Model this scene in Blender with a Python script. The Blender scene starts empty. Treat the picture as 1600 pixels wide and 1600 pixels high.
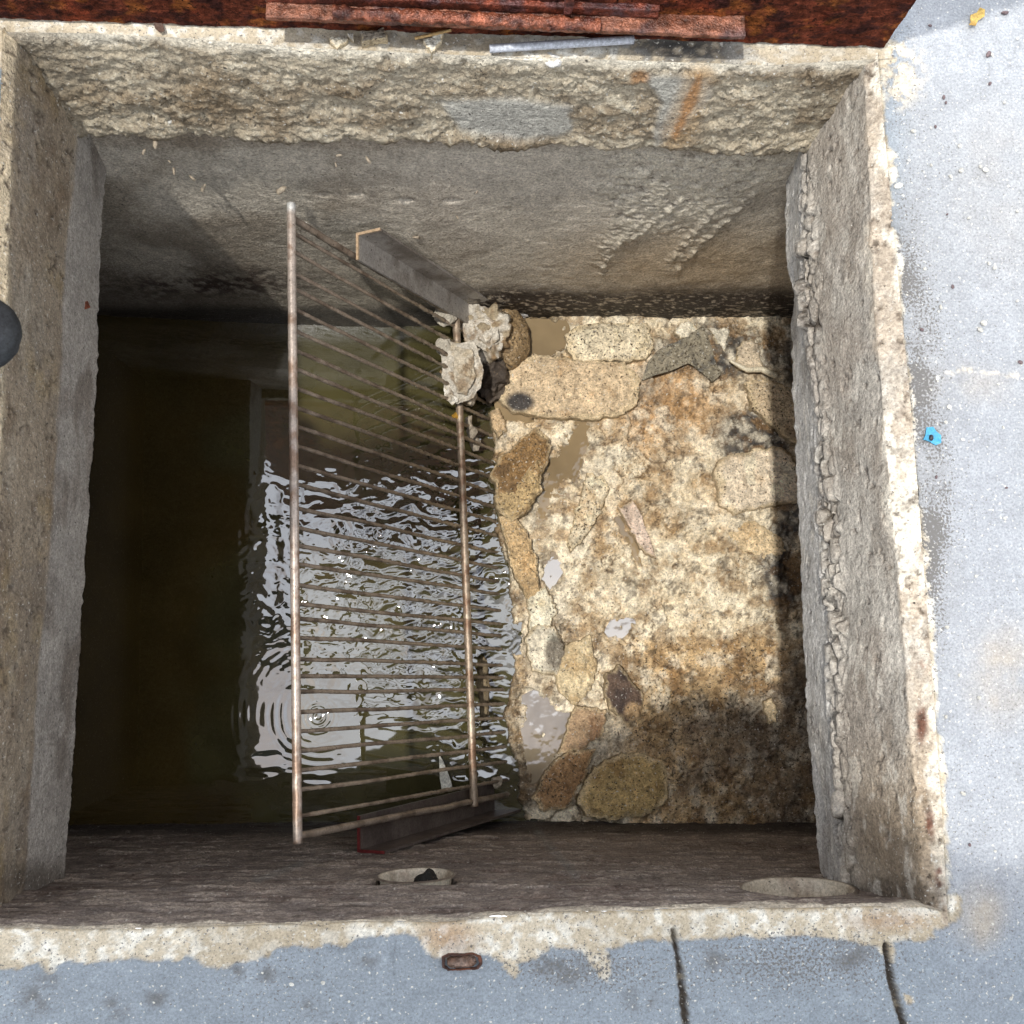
import bpy, math, random
import numpy as np
from mathutils import Vector, Matrix
random.seed(7); RNG=np.random.RandomState(7)
scene=bpy.context.scene; COL=scene.collection

# ------------------------------------------------------------------ camera model
F=1700.0; CAM=np.array([0,0,1.4])
def _basis():
    n=np.array([700-800,1040-800,F]); Zd=n/np.linalg.norm(n)
    y=np.array([510-800,-10935-800,F]); y=y-Zd*(y@Zd); y/=np.linalg.norm(y)
    Z=-Zd; return np.array([np.cross(y,Z),y,Z])
R=_basis()
def P(x,y,z):
    d=R@np.array([x-800,y-800,F]); return CAM+d*((z-CAM[2])/d[2])
def Pl(pts,z): return np.array([P(x,y,z) for x,y in pts])
def PY(x,y,Y):      # point of a sight line where it meets the plane y=Y
    d=R@np.array([x-800,y-800,F]); return CAM+d*(Y/d[1])
def proj(p):
    q=(np.asarray(p)-CAM)@R; return q[...,0]/q[...,2]*F+800, q[...,1]/q[...,2]*F+800
cam=bpy.data.cameras.new('camera'); cam.sensor_width=36; cam.sensor_fit='HORIZONTAL'; cam.lens=36*F/1600; cam.clip_start=.02; cam.clip_end=500
co=bpy.data.objects.new('camera',cam); COL.objects.link(co)
M=Matrix([list(R[i]) for i in range(3)])
m3=Matrix((( R[0,0],-R[0,1],-R[0,2]),(R[1,0],-R[1,1],-R[1,2]),(R[2,0],-R[2,1],-R[2,2])))
co.matrix_world=Matrix.Translation(Vector(CAM))@m3.to_4x4(); scene.camera=co

# ------------------------------------------------------------------ noise
def _h(ix,iy,iz,s):
    h=(ix.astype(np.int64)*374761393+iy.astype(np.int64)*668265263+iz.astype(np.int64)*2147483647+s*1442695041)&0xffffffff
    h=((h^(h>>13))*1274126177)&0xffffffff
    h=((h^(h>>16))*2246822519)&0xffffffff
    return (h^(h>>15))&0xffffff
def _r(ix,iy,iz,s): return _h(ix,iy,iz,s)/float(0xffffff)
def vnoise(p,s=0):
    i=np.floor(p).astype(np.int64); f=p-i; f=f*f*f*(f*(f*6-15)+10)
    o=0
    for a in(0,1):
        for b in(0,1):
            for c in(0,1):
                w=(f[:,0] if a else 1-f[:,0])*(f[:,1] if b else 1-f[:,1])*(f[:,2] if c else 1-f[:,2])
                o=o+w*_r(i[:,0]+a,i[:,1]+b,i[:,2]+c,s)
    return o*2-1
ROT=np.array([[.8,.6,0],[-.48,.64,.6],[.36,-.48,.8]])
def fbm(p,scale=1,octv=5,rough=.5,s=0,st=(1,1,1)):
    q=np.asarray(p)*np.array(st)*scale; a=1;o=0;t=0
    for k in range(octv):
        o=o+a*vnoise(q,s+k*17); t+=a; a*=rough; q=(q@ROT.T)*2.03+11.3
    return o/t
def ridged(p,scale=1,octv=4,rough=.5,s=0,st=(1,1,1)):
    q=np.asarray(p)*np.array(st)*scale; a=1;o=0;t=0
    for k in range(octv):
        o=o+a*(1-2*np.abs(vnoise(q,s+k*17))); t+=a; a*=rough; q=(q@ROT.T)*2.1+5.1
    return o/t
def worley(x,y,s=0):
    ix=np.floor(x).astype(np.int64); iy=np.floor(y).astype(np.int64); z=ix*0
    d1=np.full(x.shape,9.);d2=np.full(x.shape,9.);cid=np.zeros(x.shape);cx=np.zeros(x.shape);cy=np.zeros(x.shape)
    for a in(-1,0,1):
        for b in(-1,0,1):
            px=ix+a+_r(ix+a,iy+b,z,s); py=iy+b+_r(ix+a,iy+b,z,s+5)
            d=np.hypot(px-x,py-y); n=d<d1
            d2=np.where(n,d1,np.minimum(d2,d)); cid=np.where(n,_r(ix+a,iy+b,z,s+9),cid)
            cx=np.where(n,px,cx);cy=np.where(n,py,cy); d1=np.where(n,d,d1)
    return d1,d2,cid,cx,cy
def ss(a,b,x):
    t=np.clip((x-a)/(b-a),0,1); return t*t*(3-2*t)
def sd_poly(x,y,poly):      # >0 inside
    poly=np.array(poly,float); d=np.full(x.shape,1e9); ins=np.zeros(x.shape,bool)
    for k in range(len(poly)):
        a=poly[k];b=poly[(k+1)%len(poly)]; e=b-a
        t=np.clip(((x-a[0])*e[0]+(y-a[1])*e[1])/(e@e+1e-9),0,1)
        d=np.minimum(d,np.hypot(x-a[0]-t*e[0],y-a[1]-t*e[1]))
        c=((a[1]>y)!=(b[1]>y)); xi=a[0]+(y-a[1])*(e[0])/(e[1] if abs(e[1])>1e-9 else 1e-9)
        ins^=(c&(x<xi))
    return np.where(ins,d,-d)
def sd_line(x,y,pts):
    pts=np.array(pts,float); d=np.full(x.shape,1e9)
    for a,b in zip(pts[:-1],pts[1:]):
        e=b-a; t=np.clip(((x-a[0])*e[0]+(y-a[1])*e[1])/(e@e+1e-9),0,1)
        d=np.minimum(d,np.hypot(x-a[0]-t*e[0],y-a[1]-t*e[1]))
    return d
def blob(x,y,cx,cy,rx,ry,soft=.5,rot=0):
    c,s=math.cos(math.radians(rot)),math.sin(math.radians(rot))
    u=((x-cx)*c+(y-cy)*s)/rx; v=(-(x-cx)*s+(y-cy)*c)/ry
    return 1-ss(1-soft,1+soft,np.hypot(u,v))
def mix(col,c,m):
    m=np.clip(m,0,1)[:,None]; return col*(1-m)+np.array(c)*m
def S(r,g,b):       # display colour of the material itself to linear
    f=lambda v:(v/255/12.92 if v<=10.3 else ((v/255+.055)/1.055)**2.4)
    return np.array([f(r),f(g),f(b)])

# ------------------------------------------------------------------ materials
def nodes(name):
    m=bpy.data.materials.new(name); m.use_nodes=True; nt=m.node_tree; nt.nodes.clear()
    out=nt.nodes.new('ShaderNodeOutputMaterial'); return m,nt,out
def mth(nt,op,a,b=None,clamp=False):
    n=nt.nodes.new('ShaderNodeMath'); n.operation=op; n.use_clamp=clamp
    for i,v in enumerate((a,b)):
        if v is None: continue
        if isinstance(v,(int,float)): n.inputs[i].default_value=v
        else: nt.links.new(v,n.inputs[i])
    return n.outputs[0]
def noise(nt,co,scale,detail=3,rough=.6,st=None,off=0):
    mp=nt.nodes.new('ShaderNodeMapping'); mp.inputs['Location'].default_value=(off,off*.7,off*1.3)
    if st: mp.inputs['Scale'].default_value=st
    nt.links.new(co,mp.inputs[0])
    n=nt.nodes.new('ShaderNodeTexNoise'); n.inputs['Scale'].default_value=scale; n.inputs['Detail'].default_value=detail; n.inputs['Roughness'].default_value=rough
    nt.links.new(mp.outputs[0],n.inputs['Vector']); return n.outputs['Fac']
def mapr(nt,v,a,b,c,d):
    n=nt.nodes.new('ShaderNodeMapRange'); n.inputs[1].default_value=a;n.inputs[2].default_value=b;n.inputs[3].default_value=c;n.inputs[4].default_value=d
    nt.links.new(v,n.inputs[0]); return n.outputs[0]
def mineral(name,bump=.6,dist=.004,spkc=(.05,.043,.036),metal=0.0,rough=.88,wetrough=.22,spec=.4,fine=230,st=None,var=(.74,1.26),light=0.0,bigamp=.12,finea=.34,sps=175):
    m,nt,out=nodes(name); L=nt.links
    at=nt.nodes.new('ShaderNodeAttribute'); at.attribute_name='Col'
    wa=nt.nodes.new('ShaderNodeAttribute'); wa.attribute_name='wet'
    sp=nt.nodes.new('ShaderNodeAttribute'); sp.attribute_name='spk'
    tc=nt.nodes.new('ShaderNodeTexCoord').outputs['Object']
    n0=noise(nt,tc,16,3,.65,st,3); n1=noise(nt,tc,75,3,.7,st); n2=noise(nt,tc,fine,2,.75,st,7); n3=noise(nt,tc,sps,3,.62,st,13); n4=noise(nt,tc,210,1,.5,None,23)
    v=mth(nt,'MULTIPLY',mapr(nt,n1,.3,.7,var[0],var[1]),mapr(nt,n2,.3,.7,1-finea,1+finea))
    v=mth(nt,'MULTIPLY',v,mapr(nt,n0,.3,.7,1-bigamp,1+bigamp))
    vc=nt.nodes.new('ShaderNodeVectorMath'); vc.operation='SCALE'; L.new(at.outputs['Vector'],vc.inputs[0]); L.new(v,vc.inputs['Scale'])
    thr=mth(nt,'SUBTRACT',.735,mth(nt,'MULTIPLY',sp.outputs['Fac'],.32))
    sm=mth(nt,'MULTIPLY',mth(nt,'SUBTRACT',n3,thr),14,True)
    mx=nt.nodes.new('ShaderNodeMix'); mx.data_type='RGBA'; L.new(sm,mx.inputs[0]); L.new(vc.outputs[0],mx.inputs[6]); mx.inputs[7].default_value=(*spkc,1)
    c=mx.outputs[2]
    if light>0:
        lm=mth(nt,'MULTIPLY',mth(nt,'SUBTRACT',n4,.66),light*20,True)
        m2=nt.nodes.new('ShaderNodeMix'); m2.data_type='RGBA'; L.new(lm,m2.inputs[0]); L.new(c,m2.inputs[6]); m2.inputs[7].default_value=(.66,.64,.58,1); c=m2.outputs[2]
    pb=nt.nodes.new('ShaderNodeBsdfPrincipled'); L.new(c,pb.inputs['Base Color']); pb.inputs['Metallic'].default_value=metal
    pb.inputs['Specular IOR Level'].default_value=spec
    rr=nt.nodes.new('ShaderNodeMapRange'); rr.inputs[3].default_value=rough; rr.inputs[4].default_value=wetrough; L.new(wa.outputs['Fac'],rr.inputs[0]); L.new(rr.outputs[0],pb.inputs['Roughness'])
    h=mth(nt,'ADD',mth(nt,'MULTIPLY',n1,1.0),mth(nt,'MULTIPLY',n2,.8)); h=mth(nt,'SUBTRACT',h,mth(nt,'MULTIPLY',sm,.25)); h=mth(nt,'ADD',h,mth(nt,'MULTIPLY',n3,.5))
    bp=nt.nodes.new('ShaderNodeBump'); bp.inputs['Strength'].default_value=bump; bp.inputs['Distance'].default_value=dist; L.new(h,bp.inputs['Height']); L.new(bp.outputs[0],pb.inputs['Normal'])
    L.new(pb.outputs[0],out.inputs[0]); return m
M_CONC=mineral('rough_concrete',.75,.0045,light=.3,var=(.78,1.2),finea=.34)
M_SMOOTH=mineral('trowelled_concrete',.8,.0035,var=(.78,1.22),finea=.4,light=.2)
M_DECK=mineral('worn_painted_concrete',.4,.0022,spkc=(.15,.145,.14),var=(.93,1.07),fine=300,finea=.24,light=.5,bigamp=.04,sps=290)
M_RUB=mineral('wet_rubble',.8,.005,spkc=(.06,.04,.022),var=(.68,1.32),light=.35,wetrough=.3,bigamp=.18)
M_RUST=mineral('scaled_rust',.9,.004,spkc=(.02,.008,.005),metal=.25,rough=.62,wetrough=.3,spec=.6,var=(.45,1.6),bigamp=.3)
M_PLATE=mineral('dull_rust_plate',.9,.004,spkc=(.02,.008,.005),metal=0,rough=.95,wetrough=.8,spec=.08,var=(.4,1.7),bigamp=.3)
M_STEEL=mineral('worn_rusty_steel',.5,.0012,spkc=(.035,.022,.015),metal=.4,rough=.55,wetrough=.36,var=(.82,1.18),bigamp=.12,finea=.2)
M_PAPER=mineral('soggy_paper',.4,.002,spkc=(.18,.13,.08),rough=.8,var=(.8,1.15))
M_PLASTIC=mineral('plain_plastic',.15,.001,rough=.45,spec=.5,var=(.9,1.1),bigamp=.05)
M_RUBBER=mineral('black_rubber',.3,.001,spkc=(.02,.02,.02),rough=.55,var=(.7,1.3))

# ------------------------------------------------------------------ objects
def tag(o,label=None,cat=None,group=None,kind=None):
    if label:o['label']=label
    if cat:o['category']=cat
    if group:o['group']=group
    if kind:o['kind']=kind
    return o
def empty(name,loc,label,cat,group=None):
    o=bpy.data.objects.new(name,None); o.location=loc; o.empty_display_size=.05; COL.objects.link(o); return tag(o,label,cat,group)
def mesh(name,V,Fc,mat,parent=None,col=None,wet=None,spk=None,origin=None,smooth=True):
    V=np.asarray(V,float); Fc=np.asarray(Fc)
    base=np.array(parent.location) if parent is not None else (V.mean(0) if origin is None else np.array(origin))
    if parent is None and origin is None: base[2]=V[:,2].min()
    me=bpy.data.meshes.new(name); k=Fc.shape[1]
    me.vertices.add(len(V)); me.vertices.foreach_set('co',(V-base).astype(np.float32).ravel())
    me.loops.add(Fc.size); me.loops.foreach_set('vertex_index',Fc.astype(np.int32).ravel())
    me.polygons.add(len(Fc)); me.polygons.foreach_set('loop_start',(np.arange(len(Fc))*k).astype(np.int32)); me.polygons.foreach_set('loop_total',np.full(len(Fc),k,np.int32))
    me.polygons.foreach_set('use_smooth',np.full(len(Fc),smooth))
    me.update(calc_edges=True); me.validate()
    n=len(V)
    c=np.ones((n,4),np.float32); c[:,:3]=np.clip(col if col is not None else .4,.004,.9)
    a=me.attributes.new('Col','FLOAT_COLOR','POINT'); a.data.foreach_set('color',c.ravel())
    for nm,v in(('wet',wet),('spk',spk)):
        a=me.attributes.new(nm,'FLOAT','POINT'); a.data.foreach_set('value',(np.zeros(n)+(0 if v is None else v)).astype(np.float32))
    me.materials.append(mat)
    o=bpy.data.objects.new(name,me); COL.objects.link(o)
    if parent is not None: o.parent=parent
    else: o.location=base
    return o
def gridfaces(nu,nv,wrap=False):
    i=np.arange(nu*nv).reshape(nv,nu)
    if wrap: i=np.concatenate([i,i[:,:1]],1)
    return np.stack([i[:-1,:-1],i[:-1,1:],i[1:,1:],i[1:,:-1]],-1).reshape(-1,4)
def resample(c,n,axis=None,ext=(0,0)):
    c=np.asarray(c,float)
    if ext[0]: c=np.vstack([c[0]+(c[0]-c[1])/np.linalg.norm(c[0]-c[1])*ext[0],c])
    if ext[1]: c=np.vstack([c,c[-1]+(c[-1]-c[-2])/np.linalg.norm(c[-1]-c[-2])*ext[1]])
    t=np.r_[0,np.cumsum(np.linalg.norm(np.diff(c,axis=0),axis=1))]; t/=t[-1]; u=np.linspace(0,1,n)
    return np.stack([np.interp(u,t,c[:,k]) for k in range(3)],1)
def loft(rows,nvs,nu):
    g=[]
    for k in range(len(rows)-1):
        for j in range(nvs[k]): g.append(rows[k]+(rows[k+1]-rows[k])*j/nvs[k])
    g.append(rows[-1]); return np.array(g)      # nv,nu,3
def gnormal(g):
    du=np.gradient(g,axis=1); dv=np.gradient(g,axis=0); n=np.cross(du,dv); return n/(np.linalg.norm(n,axis=2,keepdims=True)+1e-12)

# palette (albedo)
CREAM=S(205,195,172); TAN=S(176,158,128); GREY=S(150,147,140); DARK=S(62,54,48); BLACK=S(30,26,24); PALE=S(222,216,200)
WZ=-1.03

# ------------------------------------------------------------------ deck
NW=(-.583,.866); 
hole_N=[(-30,52),(10,50),(150,52),(300,60),(430,72),(700,85),(1000,95),(1200,102),(1372,92)]
hole_E=[(1372,92),(1385,240),(1400,400),(1420,600),(1437,800),(1448,950),(1460,1100),(1472,1270),(1480,1420)]
hole_S=[(1478,1425),(1440,1415),(1300,1418),(1100,1420),(860,1425),(700,1440),(560,1440),(400,1445),(150,1452),(0,1450),(-50,1452)]
N0=Pl(hole_N,0);E0=Pl(hole_E,0);S0=Pl(hole_S,0)
N0[0]=[-.585,.868,0]; S0[-1]=[-.592,-.298,0]
W0=np.array([S0[-1],[-.588,0,0],[-.584,.4,0],N0[0]])
loop=np.vstack([N0[:-1],E0[:-1],(S0)[:-1],W0[:-1]])
lp=resample(np.vstack([loop,loop[:1]]),1501)[:-1]
jit=fbm(lp,18,4,.6,3)*.004+fbm(lp,90,3,.6,9)*.0022
cen=np.array([.02,.27,0]); dirs=lp-cen; dl=np.linalg.norm(dirs,axis=1,keepdims=True)
lp=lp+dirs/dl*jit[:,None]
ks=np.r_[np.linspace(0,.35,95),.37,.42,.5,.7,1.0,1.6,3,8,20,45]
g=np.array([cen+(lp-cen)*(1+k) for k in ks]); g[:,:,2]=0
V=g.reshape(-1,3); px,py=proj(V)
sdh=np.repeat(ks,len(lp))*np.tile(dl[:,0],len(ks))      # distance from the rim
wob=fbm(V,25,5,.62,31); wob2=fbm(V,90,4,.6,41); big=fbm(V,5,4,.55,51)
paint=S(142,151,159)[None,:]*np.ones((len(V),1))
east=ss(1375,1440,px)*ss(1500,1380,py)
paint=mix(paint,S(163,166,170),east*.9)
paint=mix(paint,S(156,161,169),blob(px,py,1540,1000,90,500,.6)*.5)
paint=paint*.92*(1+big*.05+wob*.03)[:,None]
c=paint
# tan stains on the painted deck
for (a,b,rx,ry,s_) in [(1560,1050,50,70,.45),(1530,1430,35,45,.6),(1500,600,80,30,.25),(1560,300,60,120,.12)]:
    c=mix(c,S(176,160,135),blob(px,py,a,b,rx,ry,.7)*s_*(.6+wob))
# grey scuffed blots on the south strip
for (a,b,r) in [(568,1495,20),(60,1560,26),(75,1535,18),(245,1560,16),(368,1520,14),(415,1522,14),(485,1578,18),(180,1575,20),(1000,1560,22),(850,1510,18),(890,1520,26),(1330,1490,30),(1120,1500,20)]:
    c=mix(c,S(104,104,104),blob(px,py,a,b,r,r*.8,.8)*ss(-.25,.35,wob2+.1)*.85)
# bare cream rim where the paint has gone; its outline follows the photograph
rimpoly_s=[(-200,1400),(0,1400),(1500,1400),(1500,1437),(1478,1445),(1440,1468),(1385,1478),(1330,1468),(1200,1462),(1050,1470),(950,1478),(930,1482),(860,1480),(845,1498),(800,1508),(760,1490),(690,1500),(665,1490),(650,1460),(560,1468),(540,1480),(440,1482),(400,1505),(340,1512),(290,1500),(200,1496),(120,1505),(75,1522),(60,1505),(0,1512),(-200,1515)]
wx=px+wob*14+wob2*7; wy=py+fbm(V,25,5,.62,77)*12+wob2*6
rim=ss(-2,2,sd_poly(wx,wy,rimpoly_s))
rim=np.maximum(rim,ss(-2,2,sd_poly(wx,wy,[(910,1480),(945,1475),(955,1500),(962,1535),(940,1530),(925,1505)])))
rim=np.maximum(rim,ss(-1,1,sd_poly(wx,wy,[(780,1505),(800,1500),(818,1518),(810,1528),(790,1518)])))
rim=np.maximum(rim,ss(-1,1,sd_poly(wx,wy,[(1408,1552),(1425,1555),(1428,1570),(1412,1572)])))
rim=np.maximum(rim,ss(-1,1,sd_poly(wx,wy,[(1372,1460),(1400,1462),(1402,1500),(1388,1505)])))
# north rim is all bare
rn=ss(0,1,(110-(py-wob*10))/6)*(px<1392+wob*25+wob2*18)
rn=np.maximum(rn,blob(wx,wy,1410,110,38,52,.4)*ss(-.1,.25,wob2+.12))
rim=np.maximum(rim,rn)
edge_e=ss(2,-2,sdh*1000-5-wob*14-wob2*8)*(px>1300)
rim=np.maximum(rim,edge_e)
cr=mix(S(196,184,162)[None,:]*np.ones((len(V),1)),S(226,222,210),ss(-.1,.35,wob2))
cr=mix(cr,S(160,146,122),ss(.1,.5,big)*.5); cr=mix(cr,S(150,105,60),blob(px,py,700,1465,40,22,.8)*.5+blob(px,py,1390,1440,60,14,.9)*.4)
c=mix(c,cr,rim)
# dark gritty band beside the east rim, and pits in the paint
grit=ss(.07,.012,sdh+wob*.02)*(px>1380)*ss(1150,850,py)*ss(220,380,py)
spk=.26+.26*np.clip(big+.3,0,1)+grit*.6*(.6+wob*1.5)
spk=np.where(rim>.5,.42,spk)+blob(px,py,1440,700,40,330,.7)*.25
spk=spk+(blob(px,py,890,1515,110,28,.8)+blob(px,py,1240,1500,130,40,.8))*.35
c=mix(c,S(132,131,130),grit*.3)
# soot patch near the flange end, and a long strip painting the flange's shadow
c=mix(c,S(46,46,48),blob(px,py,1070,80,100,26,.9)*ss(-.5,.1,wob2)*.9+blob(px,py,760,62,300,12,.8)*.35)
m5=fbm(V,60,4,.7,58); c=mix(c,c*.8,ss(.12,.4,m5)*(1-rim)*.45); c=mix(c,np.minimum(c*1.12,.8),ss(.15,.4,fbm(V,45,4,.7,59))*(1-rim)*.8)
hl=sd_line(px,py+wob*14,[(1480,575),(1540,582),(1620,588)]); c=mix(c,S(214,204,186),ss(5,1.5,hl)*ss(-.2,.3,wob2)*.8)
hk=np.abs(fbm(V,2.6,5,.62,57)); c=mix(c,c*.6,ss(.006,.002,hk)*(1-rim)*.6)
# two open joints on the south side
j1=sd_line(px,py,[(1052,1455),(1062,1510),(1072,1600),(1090,1800)]); j2=sd_line(px,py,[(1385,1478),(1392,1530),(1412,1600),(1440,1780)])
jd=np.minimum(j1+wob*3,j2+wob*2.5)
c=mix(c,S(84,76,67),ss(6,2.6,jd+wob2*4)); c=mix(c,S(150,140,122),ss(4,1,jd)*ss(.12,.3,wob2)); c=mix(c,S(126,120,108),ss(9,5,jd)*ss(-.1,.3,wob2)*(jd>4)*.7)
z=fbm(V,40,4,.6,5)*.0009-ss(6,2,jd)*.010-rim*.0022+rim*wob2*.0018
z[sdh<.0005]-=.003
near=sdh<.4; z=np.where(near,z,0); V[:,2]=z
c=np.where(near[:,None],c,S(150,158,165))
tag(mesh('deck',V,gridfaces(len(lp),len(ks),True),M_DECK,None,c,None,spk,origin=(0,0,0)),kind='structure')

# ------------------------------------------------------------------ pit walls
def skirt(bot): return None
def wallmesh(name,g,disp,mat,parent,col,wet,spk):
    n=gnormal(g); nv,nu,_=g.shape
    # normals towards the pit interior
    cc=g.reshape(-1,3).mean(0); 
    if (n.reshape(-1,3).mean(0)@(np.array([0,.25,cc[2]])-cc))<0: n=-n
    V=(g+n*disp.reshape(nv,nu)[:,:,None]).reshape(-1,3)
    return mesh(name,V,gridfaces(nu,nv),mat,parent,col,wet,spk)
def flat(g): 
    V=g.reshape(-1,3); return V,*proj(V)

# ---- north
wn=empty('pit_wall',(0,.85,-1.3),'north pit wall with a thick crumbling upper band above smoother stained concrete','wall')
nu=430
r0=resample(N0,nu,ext=(0,.03)); 
band=Pl([(125,208),(300,211),(500,213),(800,219),(1000,228),(1130,238),(1262,235)],-.2)
r2=resample(band,nu,ext=(.06,.05)); 
r1=r0*.93+r2*.07; r1[:,1]-=.001
r3=r2.copy(); r3[:,1]+=.034; r3[:,2]-=.012
g=loft([r0,r1,r2,r3],[4,66,8],nu); V,px,py=flat(g)
dn=(0-V[:,2])/.2
f1=fbm(V,16,5,.62,100,(1,1,1.6)); f2=ridged(V,45,4,.6,110,(.7,1,1.9)); f3=fbm(V,120,3,.6,120)
lump=ss(.74,.97,dn)
w1,w2,wc,_,_=worley(V[:,0]*70+f1*3,V[:,2]*95+fbm(V,16,4,.6,105)*3,11)
disp=f1*.010+f2*.0014+fbm(V,34,4,.7,107,(.6,1,1.4))*.0042+(wc-.5)*.0022*ss(0,.3,f1)-ss(.25,.45,fbm(V,55,3,.6,108))*.006+ss(0,.3,w2-w1)*.0016+f3*.0026+lump*(ridged(V,30,3,.6,130)*.007+.004+fbm(V,11,3,.5,131)*.007)
smoothp=ss(-6,8,sd_poly(px+f1*14,py+f1*10,[(680,155),(800,150),(900,165),(890,200),(820,215),(720,200)]))+ss(-6,8,sd_poly(px+f1*10,py,[(1005,115),(1115,115),(1110,150),(1070,200),(1020,228),(1030,160)]))
smoothp=np.clip(smoothp,0,1); disp=disp*(1-.8*smoothp)+smoothp*.004
disp*=ss(0,.10,dn)*.95+.05
disp[dn>1.0]*=.3
c=mix(S(164,153,133)[None,:]*np.ones((len(V),1)),S(136,122,101),ss(-.1,.4,f1)); c=mix(c,S(198,190,170),ss(.05,.5,f3)*.55)
c=mix(c,S(108,90,66),ss(.0,.5,fbm(V,9,4,.6,140))*.6); c=mix(c,S(168,168,162),smoothp*.75)
c=mix(c,S(226,218,200),ss(.12,.0,dn+f1*.08)*.8)
st_=sd_line(px,py,[(1092,118),(1075,165),(1055,205)]); c=mix(c,S(150,92,40),ss(13,3,st_+f1*8)*.8); c=mix(c,S(176,140,90),ss(34,12,st_)*.4)
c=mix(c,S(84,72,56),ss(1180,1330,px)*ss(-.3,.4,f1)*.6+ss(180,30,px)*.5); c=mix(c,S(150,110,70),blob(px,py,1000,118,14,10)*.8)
mesh_n1=wallmesh('upper_band',g,disp,M_CONC,wn,c,.05,.3+.2*f1)
low_b=resample(Pl([(155,494),(400,505),(600,512),(800,500),(1000,500),(1245,502)],WZ),nu,ext=(.08,.06))
a0=r2.copy(); a0[:,1]=a0[:,1]*1+.012; a0[:,2]=-.188
a0=resample(band+np.array([0,.014,.015]),nu,ext=(.26,.26)); low_b=resample(Pl([(155,494),(400,505),(600,512),(800,500),(1000,500),(1245,502)],WZ),nu,ext=(.08,.06))
lowx=low_b.copy(); lowx[:,2]=-1.45
for rr in(a0,low_b,lowx): pass
a0[:,0]=np.linspace(-.87,.88,nu); low_b=np.stack([a0[:,0],np.interp(a0[:,0],low_b[:,0],low_b[:,1]),low_b[:,2]],1); lowx=low_b.copy(); lowx[:,2]=-1.45
bx=resample(band,400); a0[:,1]=np.interp(a0[:,0],bx[:,0],bx[:,1])+.026
g=loft([a0,low_b,lowx],[250,10],nu); V,px,py=flat(g)
f1=fbm(V,7,5,.55,200); f2=fbm(V,60,4,.6,210); f3=ridged(V,55,4,.6,220,(1,1,1.4))
rough=ss(-30,25,sd_poly(px+f1*40,py+f1*30,[(955,235),(1240,245),(1215,275),(1150,330),(1085,400),(1050,420),(1085,345),(1010,370),(935,420),(965,340),(930,290)]))
rough=np.maximum(rough,blob(px,py,1090,250,160,20,.6))
bandd=ss(440,470,py+f1*14+f2*6)*(px>730)
disp=f1*.006+f2*.0011+rough*(f3*.0055+.003+fbm(V,110,3,.6,222)*.003)+bandd*f3*.0022
scr=[[(1180,300),(1090,385),(1060,420)],[(1110,330),(1050,400)],[(1010,330),(950,400),(940,415)],[(1060,310),(985,370)],[(560,640),(561,641)]]
sm_=np.min([sd_line(px+f1*12,py,q) for q in scr[:-1]],0); disp+=ss(7,1,sm_)*.005*ss(-.3,.2,f2); 
for (a,b) in [(505,303),(557,303),(632,312),(706,312)]: disp-=blob(px,py,a,b,13,4,.4)*.006
c=S(188,180,166)[None,:]*np.ones((len(V),1)); c=mix(c,S(152,142,127),ss(-.15,.45,f1)); c=mix(c,S(208,200,188),blob(px,py,870,300,230,110,.9)*.6*(.7+f1))
c=mix(c,S(192,166,128),blob(px,py,1080,410,170,50,.8)*.5)
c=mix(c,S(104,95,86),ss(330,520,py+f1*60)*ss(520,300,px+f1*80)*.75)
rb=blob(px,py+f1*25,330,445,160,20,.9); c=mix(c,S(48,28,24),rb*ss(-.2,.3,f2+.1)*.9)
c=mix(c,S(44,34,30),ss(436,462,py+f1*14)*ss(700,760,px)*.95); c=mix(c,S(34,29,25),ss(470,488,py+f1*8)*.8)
c=mix(c,S(190,178,160),bandd*ss(.2,.45,fbm(V,160,2,.5,230,(.6,1,1)))*.8)
c=mix(c,S(206,198,180),rough*ss(0,.5,f3)*.7); c=mix(c,S(92,80,66),rough*ss(0,-.4,f3)*.8)
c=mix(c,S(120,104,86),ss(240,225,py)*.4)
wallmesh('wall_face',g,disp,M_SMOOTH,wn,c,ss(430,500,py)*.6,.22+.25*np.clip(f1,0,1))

# ---- east
we=empty('pit_wall',(.63,.25,-.35),'east pit wall, pale and weathered, with a jagged split running the whole length between two layers','wall')
nu=420
r0=resample(E0,nu,ext=(.01,.02))
r1=resample(Pl([(1350,112),(1358,260),(1368,500),(1385,700),(1400,850),(1412,1000),(1425,1180),(1444,1410)],-.012),nu,ext=(.02,.02))
crk=[(1262,232),(1262,330),(1262,450),(1272,540),(1283,620),(1293,760),(1300,900),(1306,1020),(1312,1150),(1320,1280),(1328,1384)]
r2=resample(Pl(crk,-.195),nu,ext=(.03,.03))
r2b=r2.copy(); r2b[:,0]+=.012; r2b[:,2]-=.004
r2c=r2.copy(); r2c[:,2]-=.013; r2c[:,0]-=.002
out=[(1231,288),(1229,340),(1232,420),(1243,460),(1240,520),(1240,620),(1246,750),(1250,880),(1256,1000),(1262,1100),(1268,1200),(1276,1290),(1283,1368)]
r3=resample(Pl(out,-.35),nu,ext=(.04,.04))
r4=r3.copy(); r4[:,0]=.87; r4[:,2]+=.012
r5=r4.copy(); r5[:,2]=-1.45
g=loft([r0,r1,r2,r2b,r2c,r3,r3*.97+r4*.03-np.array([0,0,.006]),r4],[12,62,4,5,52,4,12],nu); V,px,py=flat(g)
vrow=np.repeat(np.arange(g.shape[0]),nu)
f1=fbm(V,9,5,.55,300,(1,1,1)); f2=fbm(V,70,4,.6,310,(1,.6,1)); f3=ridged(V,38,4,.6,320,(1,.8,1)); w1,w2,wc,_,_=worley(V[:,1]*34,V[:,2]*52,7)
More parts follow.
